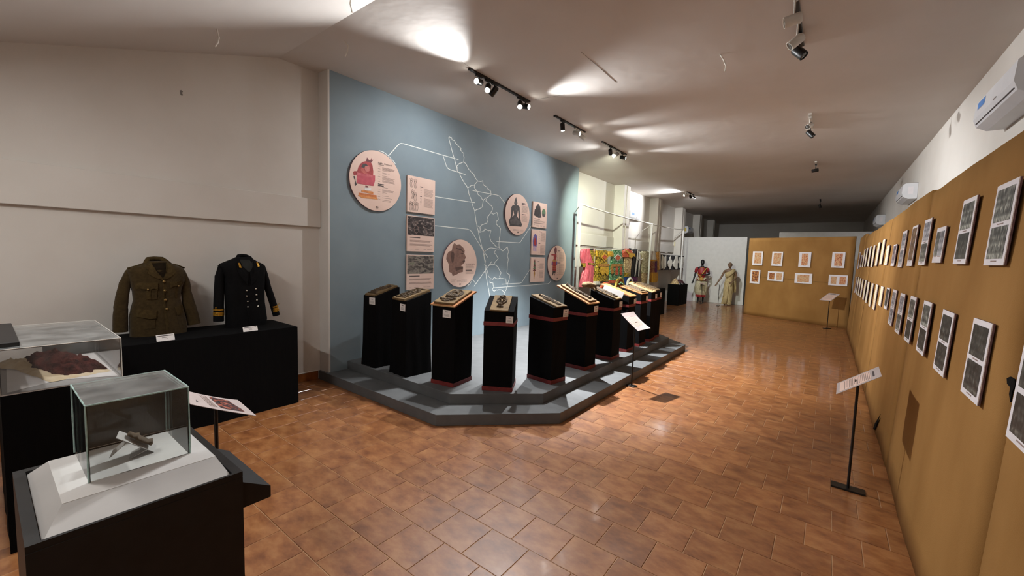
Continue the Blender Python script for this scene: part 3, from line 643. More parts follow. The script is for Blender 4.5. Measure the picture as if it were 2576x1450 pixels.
PD[4] = ped(4, (-2.815,3.215), (-2.545,3.375), .33, 1.072, 1.20, 'bt', (.36,.085,.075,.07), 'pedestal on the cut corner carrying the mask tablet')
PD[5] = ped(5, (-2.375,3.875), (-2.345,4.130), .355, 1.09, 1.185, 'bt', (.34,.075,.095,.085), 'pedestal past the cut corner with a slim figure')
PD[6] = ped(6, (-2.365,4.660), (-2.345,4.915), .355, 1.07, 1.21, 'bt', (.30,.07,.10,.075), 'pedestal with a long figure on a wide varnished board')
PD[7] = ped(7, (-2.337,5.410), (-2.345,5.700), .36, 1.076, 1.20, 'bt', (.34,.075,.11,.08), 'pedestal with a deeply carved long tablet')
PD[8] = ped(8, (-2.375,6.050), (-2.380,6.340), .37, 1.075, 1.19, 'bt', (.36,.075,.095,.075), 'pedestal carrying only a bare varnished board')
PD[9] = ped(9, (-2.385,6.600), (-2.385,6.900), .36, 1.085, 1.18, 'bt', (.36,.07,.095,.08), 'pedestal topped by a row of small figures')
PD[10] = ped(10, (-2.40,7.130), (-2.40,7.400), .36, 1.085, 1.19, 'bt', (.36,.07,.09,.08), 'pedestal second from the far end with pale tablet')
PD[11] = ped(11, (-2.44,7.520), (-2.44,7.790), .36, 1.085, 1.19, 'bt', (.36,.07,.09,.08), 'last pedestal at the far end of the platform')
relief(PD[1][0], .0, .0, .20, .36, .022, beast, 'tan clay tablet of a crouching beast, by the blue wall end', seed=1)
relief(PD[2][0], .0, -.01, .25, .37, .026, rows, 'tan clay tablet covered in curling ornament', seed=2)
relief(PD[3][0], -.005, .01, .27, .36, .022, hooded, 'clay tablet of a seated figure under a hooded arch', seed=3, board=(.335,.42,-.02,MT['wood']))
relief(PD[4][0], .0, -.01, .195, .345, .016, mask, 'upright-reading clay tablet of a crowned mask face', seed=4)
relief(PD[5][0], .005, -.01, .185, .40, .014, standing, 'clay tablet of one slim standing figure', seed=5)
relief(PD[6][0], .005, .015, .175, .48, .020, longfig, 'long clay tablet of an ornate standing figure in dark relief', seed=6, fig='clayd', board=(.27,.54,-.03,MT['wood']))
relief(PD[7][0], .005, -.01, .18, .50, .020, longfig+[([(-.3,.1),(-.32,.9)],.06,.02),([(.32,.1),(.3,.9)],.06,.02)], 'long clay tablet packed with deep carving', seed=7)
bt = thing('backing_board', 'bare varnished orange-brown board with nothing on it', 'board', M=PD[8][0] @ Matrix.Translation((.0,-.015,.003)))
mk('plank', MB().cbox(-.12, .12, 0, .53, 0, .02, .002), MT['wood'], bt); mk('edge_strip', MB().cbox(-.118, .118, -.0015, 0, .002, .018, .0004), MT['woodp'], bt)
relief(PD[9][0], .0, .015, .235, .33, .020, multi, 'broad clay tablet with a row of small figures', seed=9, board=(.285,.39,-.02,MT['wood']))
relief(PD[10][0], .0, .0, .19, .46, .018, standing, 'pale clay tablet with a slim figure, second from the far end', slab='woodp', fig='clay', seed=10)
relief(PD[11][0], .0, .02, .22, .40, .022, rough, 'rough brown clay tablet on the last pedestal', seed=11)
# tablet leaning at the foot of the wall, rolled jute, paper sheet
relief(Matrix.Translation((-4.66,6.15,Z2)) @ Matrix.Rotation(math.radians(100),4,'Z'), 0, 0, .20, .34, .016, [([(-.2,.3),(.2,.4)],.1,.016),([(0,.4),(.1,.8)],.08,.016)], 'small pale tablet lying flat on the platform by the blue wall', slab='woodp', fig='clay', seed=12)
t = thing('jute_roll', 'loose roll of jute cloth behind the long figure pedestal', 'cloth', M=PD[7][0] @ Matrix.Translation((-.31,.37,.045)))
rings = []
for k in range(13):
    s = k/12; rr = .042*(1+.25*noise.noise((s*6,1,1)))*(.55+.45*math.sin(math.pi*min(max(s,.08),.92)))
    rings.append([(-.14+.30*s, math.cos(a)*rr*1.3+.02*math.sin(s*5), math.sin(a)*rr+.035) for a in [2*math.pi*i/12 for i in range(12)]])
mk('roll', MB().loft(rings), MT['jute'], t, True)
mk('trailing_end', MB().tube([(.15,.0,.04),(.19,-.03,.02),(.20,-.05,-.02),(.18,-.04,-.05)], [.02,.016,.014,.01], 8), MT['jute'], t, True)
mk('paper_sheet', MB().box(-.004, .0, -.17, .17, -.05, .075), MT['paper'], label='white paper sheet standing beside the bare varnished board', cat='paper').matrix_world = PD[8][0] @ Matrix.Translation((-.165,.26,-.03))

# ================================================================== BLUE WALL: PANELS AND MAP
def wallM(yc, zc, x=WB): return frame((x, yc, zc), (0,1,0), (-1,0,0), (0,0,1))
def emblem(t, x, z, s, y):
    mb = MB()
    for a in (-70,-45,-22,0,22,45,70):
        a = math.radians(a); r = s*(.9 if a else 1.1)
        mb.strip([(x, z), (x+.5*r*math.sin(a)*1.3, z+.5*r*math.cos(a)), (x+r*math.sin(a)*1.2, z+r*math.cos(a)*.8)], s*.14, y)
    mb.strip([(x-s*.7, z-s*.3), (x+s*.7, z-s*.3)], s*.1, y)
    mk('emblem', mb, MT['ink'], t)
def textlines(t, blocks, y, mat, nm='text_lines'):
    mb = MB()
    for (x0, x1, z1, z0, n, th) in blocks:
        for i in range(n):
            z = z1+(z0-z1)*(i/(n-1) if n > 1 else 0); e = x1-(x1-x0)*random.choice((0,.03,.1,.25 if i == n-1 else .04))
            mb.box(x0, e, y-.0006, y, z-th/2, z+th/2)
    mk(nm, mb, mat, t, kind='stuff')
def word(t, s, x, z, size, y, mat, nm='lettering', rz=0):
    cu = bpy.data.curves.new(nm, 'FONT'); cu.body = s; cu.size = size; cu.extrude = .0003
    tmp = bpy.data.objects.new('tmp', cu); me = bpy.data.meshes.new_from_object(tmp); bpy.data.objects.remove(tmp); bpy.data.curves.remove(cu)
    o = bpy.data.objects.new(nm, me); COL.objects.link(o); me.materials.clear(); me.materials.append(mat); o.parent = t
    o.matrix_local = Matrix.Translation((x, y-.0006, z)) @ Matrix.Rotation(rz,4,'Y') @ Matrix.Rotation(math.pi/2,4,'X'); return o
TH = .028
def disc(yc, zc, label, r=.395):
    t = thing('round_panel', label, 'panel', M=wallM(yc, zc, WB+.003), group='round exhibit panels on the blue wall')
    mk('board', MB().plate(ell(0,0,r,r,64), -TH, 0), MT['pink'], t)
    mk('rim', MB().loft([[(r*math.cos(a)*k, yy, r*math.sin(a)*k) for a in [2*math.pi*i/64 for i in range(64)]] for k, yy in ((1.004,-TH+.002),(1.006,-.004))], False), MT['mountedge'], t)
    return t
def sq(yc, zc, label, s=.52):
    t = thing('square_panel', label, 'panel', M=wallM(yc, zc, WB+.003), group='square exhibit panels on the blue wall')
    mk('board', MB().cbox(-s/2, s/2, -TH, -.004, -s/2, s/2, .002), MT['pink'], t)
    mk('rim', MB().box(-s/2+.006, s/2-.006, -.004, 0, -s/2+.006, s/2-.006), MT['mountedge'], t)
    return t
def tracer(sc, ox, oy, yc, zc, X=WB+TH):
    def f(pts): return [((onX(ox+u/sc, oy+v/sc, X).y-yc), (onX(ox+u/sc, oy+v/sc, X).z-zc)) for u, v in pts]
    return f
def pm(name, a, b, sc=20): return M_(name, a, .6, b, sc, 5)
Yp = -TH-.0004
def pr(t, nm, poly, mat, k=0): return mk(nm, MB().plate(poly, Yp-.0008*(k+1), Yp+.0002), mat, t)
c_mar, c_red, c_pk, c_or = pm('print_maroon',(96,44,50),(120,60,64)), pm('print_red',(176,64,66),(150,46,50)), pm('print_pink',(196,84,98),(178,70,86)), pm('print_orange',(220,150,88),(200,122,64))
c_br, c_brd, c_dk, c_dkl = pm('print_brown',(142,108,96),(120,90,80)), pm('print_dark_brown',(92,68,60),(80,58,52)), pm('print_charcoal',(54,48,50),(68,62,62)), pm('print_mid_grey',(88,82,82),(74,68,68))
c_bl, c_go, c_gr = pm('print_blue',(92,104,160),(110,90,150)), pm('print_gold',(190,150,80),(160,110,60)), pm('print_green',(96,130,96),(70,96,74))
# round panel 1: carved crowned figure on a stepped stand
t = disc(3.306, 2.589, 'round pink panel with a red crowned carved figure, topmost beside the cream wall')
F = tracer(7.248, 860, 360, 3.306, 2.589)
pr(t,'crown', F([(275,520),(300,430),(345,370),(395,340),(440,330),(455,262),(490,310),(520,310),(540,268),(535,310),(575,305),(530,360),(555,410),(570,520),(565,620),(480,600),(300,570)]), c_red)
pr(t,'crown_tip', F([(440,332),(455,265),(488,312),(522,312),(541,270),(536,312),(573,306),(528,362),(470,345)]), c_mar,1)
pr(t,'hair', F([(350,440),(380,385),(430,375),(470,410),(440,440),(390,450)]), c_dk,1)
pr(t,'face', F([(420,420),(490,415),(508,460),(500,510),(460,530),(425,510),(410,460)]), pm('print_rose',(206,128,120),(186,98,92)),2)
pr(t,'arm', F([(340,470),(385,455),(410,500),(470,560),(440,585),(380,540),(345,510)]), pm('print_rose2',(198,104,96),(176,84,78)),1)
pr(t,'chest', F([(270,535),(600,595),(600,690),(570,785),(265,735)]), c_pk,3)
pr(t,'chest_lid', F([(270,535),(600,595),(600,640),(268,580)]), pm('print_rosewood',(180,70,84),(206,110,116)),4)
pr(t,'box_side', F([(203,530),(225,512),(275,515),(270,575),(215,590)]), c_red,2)
pr(t,'dark_legs', F([(205,610),(235,600),(245,690),(268,760),(240,785),(228,745),(240,700)]), c_dk,1)
pr(t,'stem', F([(428,775),(470,785),(480,815),(425,810)]), c_mar,2)
pr(t,'white_block', F([(412,812),(530,820),(528,870),(412,862)]), MT['paper'],3)
pr(t,'step', F([(355,858),(568,890),(568,935),(352,890)]), c_or,2)
pr(t,'step', F([(303,905),(630,955),(630,1000),(303,945)]), pm('print_orange2',(206,126,72),(188,104,56)),1)
pr(t,'step', F([(290,955),(310,940),(635,1000),(655,1032),(365,1002)]), c_or,2)
word(t,'Raktha Chamundi', *F([(655,372)])[0], .031, Yp, MT['ink'])
word(t,'Theyyam', *F([(655,398)])[0], .026, Yp, MT['ink'])
L_ = lambda pts: F(pts)
blk = []
for (u0,u1,v0,v1,n) in ((655,700,418,700,7),(735,960,445,490,5),(735,830,505,520,1),(735,880,545,550,1),(735,810,560,565,1),(735,870,600,610,1),(735,960,625,665,4),(735,960,685,710,3),(655,700,790,1020,6),(735,840,810,815,1),(735,950,852,880,3),(735,840,905,908,1),(735,775,925,930,1),(735,860,965,970,1),(735,930,1000,1012,1),(735,900,1040,1062,2)):
    (x0,z1),(x1,_),(_,z0) = F([(u0,v0)])[0], F([(u1,v0)])[0], F([(u0,v1)])[0]; blk.append((x0,x1,z1,z0,n,.0042))
textlines(t, blk, Yp, MT['inkl'])
x, z = F([(655,745)])[0]; textlines(t, [(x, x+.10, z, z-.02, 2, .012)], Yp, MT['ink'], 'heading_line')
x, z = F([(640,1180)])[0]; emblem(t, x, z, .025, Yp)
# round panel 2: head in profile
t = disc(4.919, 1.498, 'round pink panel with a brown carved head in profile')
F = tracer(4.675, 1010, 430, 4.919, 1.498)
pr(t,'carved_head', F([(600,880),(620,848),(645,870),(680,865),(725,905),(742,935),(738,975),(757,1020),(742,1042),(743,1075),(728,1090),(700,1120),(722,1140),(720,1190),(680,1200),(640,1225),(600,1238),(590,1205),(560,1190),(555,1100),(525,1040),(530,990),(555,950),(590,940)]), c_br)
pr(t,'ear', F([(585,960),(605,945),(620,980),(612,1060),(600,1090),(585,1060),(578,1000)]), c_brd,1)
pr(t,'neck_band', F([(630,1140),(720,1125),(722,1150),(640,1180)]), c_brd,1)
pr(t,'topknot', F([(600,885),(618,852),(642,875),(630,925),(600,930)]), pm('print_tan',(128,94,84),(150,118,104)),1)
pr(t,'eye', F([(690,975),(715,965),(730,975),(712,985)]), c_brd,2)
pr(t,'mouth', F([(715,1062),(742,1050),(744,1068),(725,1080)]), c_brd,2)
pr(t,'hair_band', F([(640,905),(700,920),(740,960),(735,968),(695,935),(638,918)]), c_brd,1)
blk = []
for (u0,u1,v0,v1,n) in ((752,852,1115,1145,4),(752,852,1180,1210,4),(580,640,1285,1300,2),(650,700,1290,1300,2),(700,745,1285,1300,2),(735,770,1285,1300,2)):
    (x0,z1),(x1,_),(_,z0) = F([(u0,v0)])[0], F([(u1,v0)])[0], F([(u0,v1)])[0]; blk.append((x0,x1,z1,z0,n,.0042))
textlines(t, blk, Yp, MT['inkl'])
x, z = F([(752,1102)])[0]; word(t,'Terracotta figurine', x, z, .030, Yp, MT['ink'])
x, z = F([(752,1170)])[0]; textlines(t, [(x, x+.16, z, z, 1, .014)], Yp, MT['ink'], 'heading_line')
x, z = F([(687,1338)])[0]; emblem(t, x, z, .025, Yp)
# round panel 3: seated statue
t = disc(6.466, 2.455, 'round pink panel with a dark seated statue')
F = tracer(5.8, 1250, 470, 6.466, 2.455)
pr(t,'statue', F([(278,150),(290,200),(298,240),(290,268),(320,280),(330,300),(338,470),(350,520),(365,550),(355,585),(280,578),(182,572),(185,545),(170,515),(180,480),(195,455),(205,430),(208,300),(225,275),(258,262),(250,240),(258,200)]), c_dk)
pr(t,'gap', F([(236,345),(250,410),(222,445),(230,390)]), MT['pink'],1); pr(t,'gap', F([(305,345),(318,470),(290,430)]), MT['pink'],1)
pr(t,'lap', F([(185,490),(260,465),(330,500),(352,545),(300,560),(200,535)]), c_dkl,1)
pr(t,'face', F([(262,215),(288,215),(292,240),(278,262),(262,245)]), c_dkl,1); pr(t,'robe_edge', F([(250,300),(275,330),(310,298),(276,350)]), c_dkl,1)
pr(t,'belt', F([(245,440),(295,440),(295,480),(250,490)]), c_dkl,2)
blk = []
for (u0,u1,v0,v1,n) in ((362,450,280,375,12),(360,445,425,510,10),(230,270,620,640,3),(265,330,625,640,2),(340,390,630,655,3)):
    (x0,z1),(x1,_),(_,z0) = F([(u0,v0)])[0], F([(u1,v0)])[0], F([(u0,v1)])[0]; blk.append((x0,x1,z1,z0,n,.0042))
textlines(t, blk, Yp, MT['inkl'])
for v in (240,258,405): x, z = F([(362,v)])[0]; textlines(t, [(x, x+.15, z, z, 1, .014)], Yp, MT['ink'], 'heading_line')
x, z = F([(305,672)])[0]; emblem(t, x, z, .025, Yp)
# round panel 4: standing figurine
t = disc(8.002, 1.516, 'round pink panel with a slim standing figurine, by the costume bay')
F = tracer(5.8, 1250, 470, 8.002, 1.516)
pr(t,'headdress', F([(840,960),(835,920),(845,888),(860,882),(872,900),(872,945),(862,980),(845,985)]), c_mar)
pr(t,'body', F([(835,985),(868,985),(870,1020),(858,1060),(870,1085),(880,1130),(862,1150),(858,1230),(810,1225),(812,1150),(800,1120),(812,1085),(828,1050),(825,1005),(795,1005),(790,985)]), c_red)
pr(t,'side_drape', F([(800,1095),(812,1090),(815,1135),(795,1140)]), c_bl,1); pr(t,'side_drape', F([(868,1085),(882,1110),(868,1150),(855,1140)]), c_bl,1)
pr(t,'waist_band', F([(815,1070),(865,1070),(866,1095),(812,1095)]), c_go,1)
for v in (1165,1195): pr(t,'skirt_band', F([(812,v),(858,v+2),(858,v+12),(811,v+10)]), c_go,1)
pr(t,'legs', F([(812,1228),(856,1232),(852,1255),(838,1300),(832,1298),(845,1260),(828,1255),(815,1298),(808,1290)]), c_dk,1)
blk = []
for (u0,u1,v0,v1,n) in ((880,895,960,1080,6),(910,985,965,1085,16),(880,895,1130,1280,6),(905,980,1130,1290,18)):
    (x0,z1),(x1,_),(_,z0) = F([(u0,v0)])[0], F([(u1,v0)])[0], F([(u0,v1)])[0]; blk.append((x0,x1,z1,z0,n,.0042))
textlines(t, blk, Yp, MT['inkl'])
for v in (938,1113): x, z = F([(885,v)])[0]; textlines(t, [(x, x+.12, z, z, 1, .013)], Yp, MT['ink'], 'heading_line')
x, z = F([(878,1342)])[0]; emblem(t, x, z, .025, Yp)
# square panels, left column
t = sq(4.075, 2.50, 'square pink panel with line drawings of figures')
for (cx, cz) in ((-.19,.16),(-.12,.16),(-.17,0.0),(-.12,-.03),(-.20,-.17),(-.15,-.17),(-.09,-.17)):
    mb = MB()
    mb.strip(ell(cx, cz+.05, .012, .016, 10)+[(cx+.012,cz+.05)], .0035, Yp); mb.strip([(cx-.02,cz+.03),(cx-.025,cz-.02),(cx-.015,cz-.065),(cx+.012,cz-.065),(cx+.025,cz-.02),(cx+.02,cz+.03),(cx-.02,cz+.03)], .0035, Yp)
    mb.strip([(cx-.03,cz+.06),(cx-.02,cz+.03),(cx,cz),(cx+.02,cz+.03),(cx+.03,cz+.055)], .003, Yp); mb.strip([(cx,cz),(cx,cz-.06)], .003, Yp)
    mk('line_drawing', mb, MT['ink'], t)
textlines(t, [(-.03,.0,.10,.02,4,.004),(-.03,.0,-.05,-.14,6,.004),(.04,.22,.10,.0,9,.0045),(.04,.22,-.04,-.16,11,.0045)], Yp, MT['inkl'])
textlines(t, [(-.03,.03,.125,.125,1,.012),(-.03,.0,-.015,-.015,1,.01)], Yp, MT['ink'], 'heading_line')
for (zc, mt, lb) in ((1.93,P['carv'],'square panel with a dark rock carving photograph above text'),(1.36,P['ruin'],'square panel with a ruined stone photograph above text')):
    t = sq(4.075, zc, lb)
    mk('picture', MB().box(-.25,.25,Yp-.001,Yp,-.02,.25), mt, t)
    textlines(t, [(-.21,.22,-.095,-.115,3,.0045),(-.21,.22,-.15,-.17,3,.0045),(-.21,-.16,-.225,-.225,1,.004),(-.12,-.04,-.225,-.225,1,.004),(.05,.10,-.225,-.225,1,.004),(.12,.22,-.225,-.225,1,.004)], Yp, MT['inkl'])
    textlines(t, [(-.21,-.02,-.055,-.055,1,.012)], Yp, MT['ink'], 'heading_line')
    if mt is P['carv']:
        mb = MB()
        mb.strip([(-.12,.02),(-.14,.08),(-.10,.13),(-.06,.10),(-.05,.04),(-.09,.01),(-.12,.02)], .006, Yp-.001); mb.strip([(-.13,.14),(-.12,.19),(-.10,.15),(-.08,.19),(-.07,.14)], .005, Yp-.001); mb.strip([(.03,.12),(.08,.10),(.11,.04),(.11,-.01)], .006, Yp-.001)
        mk('carved_lines', mb, MT['inkl'], t, kind='stuff')
# square panels, right column
t = sq(7.235, 2.515, 'square panel with two dark stone fragments')
pr(t,'stone', [(-.22,-.02),(-.20,.10),(-.17,.11),(-.16,.16),(-.08,.23),(.0,.18),(.03,.05),(.06,-.04),(-.04,-.06)], c_dk)
pr(t,'stone', ell(.14,.06,.07,.085,18), c_gr); pr(t,'stone_base', ell(.14,.01,.06,.035,14), c_dkl, 1)
textlines(t, [(-.22,.22,-.12,-.14,3,.0045),(-.22,.22,-.165,-.18,3,.0045),(-.22,-.17,-.21,-.235,2,.004),(-.12,-.02,-.21,-.235,3,.004),(.03,.10,-.21,-.23,2,.004),(.14,.22,-.21,-.235,3,.004)], Yp, MT['inkl'])
textlines(t, [(-.20,.0,-.085,-.085,1,.012)], Yp, MT['ink'], 'heading_line')
t = sq(7.23, 1.948, 'square panel with a small purple and red drawing')
pr(t,'drawing', [(-.20,-.12),(-.23,.02),(-.20,.14),(-.13,.18),(-.07,.12),(-.06,.0),(-.09,-.12)], c_bl); pr(t,'drawing_centre', [(-.19,-.02),(-.16,.10),(-.11,.06),(-.09,-.04),(-.14,-.08)], c_red, 1); pr(t,'drawing_base', [(-.21,-.18),(-.08,-.19),(-.09,-.09),(-.2,-.08)], pm('print_mauve',(176,150,180),(196,172,190)), 1)
textlines(t, [(.0,.03,.17,.0,5,.0045),(.06,.24,.20,.03,14,.0045),(.0,.03,-.06,-.22,5,.0045),(.06,.24,-.06,-.24,15,.0045)], Yp, MT['inkl']); textlines(t, [(-.01,.11,.225,.225,1,.012),(-.01,.06,-.02,-.02,1,.012)], Yp, MT['ink'], 'heading_line')
t = sq(7.23, 1.375, 'square panel with a tapering ornate lamp drawing')
for k in range(5): pr(t,'ornament', [(-.13-.07*(1-k*.15)+.0,-.03+k*.045),(-.13,.03+k*.05),(-.13+.07*(1-k*.15),-.03+k*.045),(-.13,-.02+k*.045)], (c_mar,c_gr)[k%2], k%2)
pr(t,'stem', [(-.145,-.02),(-.115,-.02),(-.10,-.08),(-.12,-.16),(-.125,-.2),(-.14,-.2),(-.14,-.16),(-.155,-.08)], c_go)
textlines(t, [(.0,.02,.12,.0,4,.0045),(.06,.22,.13,.02,9,.0045),(.0,.02,-.05,-.13,4,.0045),(.06,.22,-.02,-.17,13,.0045)], Yp, MT['inkl']); textlines(t, [(-.02,.05,.17,.17,1,.012)], Yp, MT['ink'], 'heading_line')
# painted map with callout lines
mp_ = thing('wall_map', 'white line map of a coastal state with callout lines on blue wall', 'map', M=wallM(5.4, 0))
def zmap(sc, ox, oy):
    return lambda pts: [(onX(ox+u/sc, oy+v/sc, WB).y-5.4, onX(ox+u/sc, oy+v/sc, WB).z) for u, v in pts]
ZM = zmap(3.4526, 1110, 340); ZC = zmap(3.453, 800, 340)
def jag(pts, a=.012, n=4):
    out = []
    for i in range(len(pts)-1):
        p, q = Vector(pts[i]), Vector(pts[i+1])
        for k in range(n):
            u = k/n; c = p.lerp(q, u); c += Vector((noise.noise((c.x*23, c.y*23, 1)), noise.noise((c.x*23, c.y*23, 7))))*a; out.append((c.x, c.y))
    out.append(pts[-1]); return out
coast = [(65,20),(68,40),(80,85),(97,150),(115,210),(130,270),(140,315),(162,330),(165,350),(180,380),(200,415),(218,440),(232,465),(240,510),(258,560),(272,610),(290,660),(293,680),(300,740),(312,800),(322,840),(335,900),(352,970),(362,1010),(372,1060),(378,1100),(383,1150),(385,1180),(392,1240),(400,1290),(412,1340),(420,1400)]
east = [(65,20),(90,22),(92,40),(108,45),(125,70),(140,85),(150,100),(170,115),(165,130),(185,150),(200,160),(195,180),(198,235),(215,250),(235,295),(260,320),(285,345),(300,380),(315,400),(345,405),(362,400),(362,430),(395,450),(410,475),(430,490),(432,520),(395,545),(388,575),(420,600),(448,630),(445,650),(430,675),(455,685),(483,672),(492,700),(497,740),(475,750),(478,775),(510,805),(518,820),(510,870),(505,900),(500,970),(510,990),(535,1010),(560,985),(575,970),(583,1010),(575,1050),(582,1080),(575,1130),(570,1200),(595,1215),(590,1250),(575,1300),(565,1340),(548,1370),(546,1400)]
mk('coast_line', MB().strip(jag(ZM(coast), .006, 3), .013, 0), MT['wline'], mp_)
mk('border_line', MB().strip(jag(ZM(east), .016), .012, 0), MT['wline'], mp_)
for d in ([(140,315),(135,270),(160,245),(198,235)], [(232,465),(255,440),(285,435),(315,400)], [(290,430),(285,455),(310,485),(320,515),(345,540),(362,572),(388,545)], [(362,572),(355,625),(325,640),(290,660)],
          [(430,675),(420,690),(400,715),(405,740),(395,765),(360,780),(340,795),(340,820),(335,845),(375,830),(375,815),(410,830),(432,830),(420,880),(430,920),(455,945),(470,965),(500,975)], [(362,1005),(385,1010),(410,985),(440,980),(505,990)],
          [(475,990),(460,1020),(480,1045),(497,1075),(470,1100),(455,1125),(425,1125),(400,1150)], [(455,1125),(490,1140),(505,1175),(520,1195),(505,1230),(515,1245),(560,1250),(565,1300)], [(425,1245),(450,1255),(460,1235),(490,1250),(515,1245)],
          [(420,1280),(450,1285),(455,1320),(440,1345),(460,1360),(475,1345),(520,1345),(548,1365)], [(362,995),(378,1010),(372,1050),(385,1100),(375,1130),(395,1140),(385,1170),(400,1180),(410,1220),(425,1245),(420,1280)], [(312,790),(330,800),(325,840),(335,845)]):
    mk('district_line', MB().strip(jag(ZM(d), .014), .011, 0), MT['wline'], mp_)
for c in ([(612,180),(690,92),(705,78),(720,73),(745,76),(1085,175),(1220,213)], [(1085,175),(1115,270),(1128,290),(1150,302),(1280,343)], [(1017,535),(1362,588)], [(1017,788),(1300,818),(1322,828),(1338,846),(1420,980),(1475,1065)], [(1342,482),(1555,522),(1575,530),(1627,597)], [(1550,925),(1745,937),(1755,933),(1855,785)],
          [(1595,1297),(1755,1287),(1770,1280),(1845,1160)], [(1525,1328),(1995,1293),(2010,1285),(2022,1265)], [(1510,1098),(1450,1180),(1355,1315)], [(1343,1253),(1368,1290)], [(530,135),(570,150),(610,180),(645,215),(672,250)], [(1345,1250),(1318,1295),(1295,1312)]):
    mk('callout_line', MB().strip(ZC(c), .011, -.0004), MT['wline'], mp_)

# ================================================================== CLOTH TABLE AND UNIFORM JACKETS
def clothbox(t, x0, x1, y0, y1, h, mat, fold=.006, seed=0, nm='cloth_cover'):
    """table under a floor-length cloth: box loft with soft vertical folds"""
    pts = []
    for (p, q, n) in (((x0,y0),(x1,y0),14),((x1,y0),(x1,y1),24),((x1,y1),(x0,y1),14),((x0,y1),(x0,y0),24)):
        for i in range(n): u = i/n; pts.append((p[0]+(q[0]-p[0])*u, p[1]+(q[1]-p[1])*u))
    cx, cy = (x0+x1)/2, (y0+y1)/2; rings = []
    for k in range(9):
        s = k/8; ring = []
        for j, (x, y) in enumerate(pts):
            d = fold*(1-s)*(noise.noise((j*.45, s*1.2, seed))+.7*math.sin(j*1.3+seed))
            L = math.hypot(x-cx, y-cy); ring.append((x+(x-cx)/L*d, y+(y-cy)/L*d, h*s))
        rings.append(ring)
    rings.append([(cx+(x-cx)*.985, cy+(y-cy)*.985, h+.003) for x, y in pts])
    return smoothnormals(mk(nm, MB().loft(rings), mat, t), 35)
TT = .828
t = thing('cloth_table', 'long table under floor-length black cloth against the cream wall', 'table')
clothbox(t, -5.045, -4.43, .30, 2.055, TT, MT['black'], .008, 3)

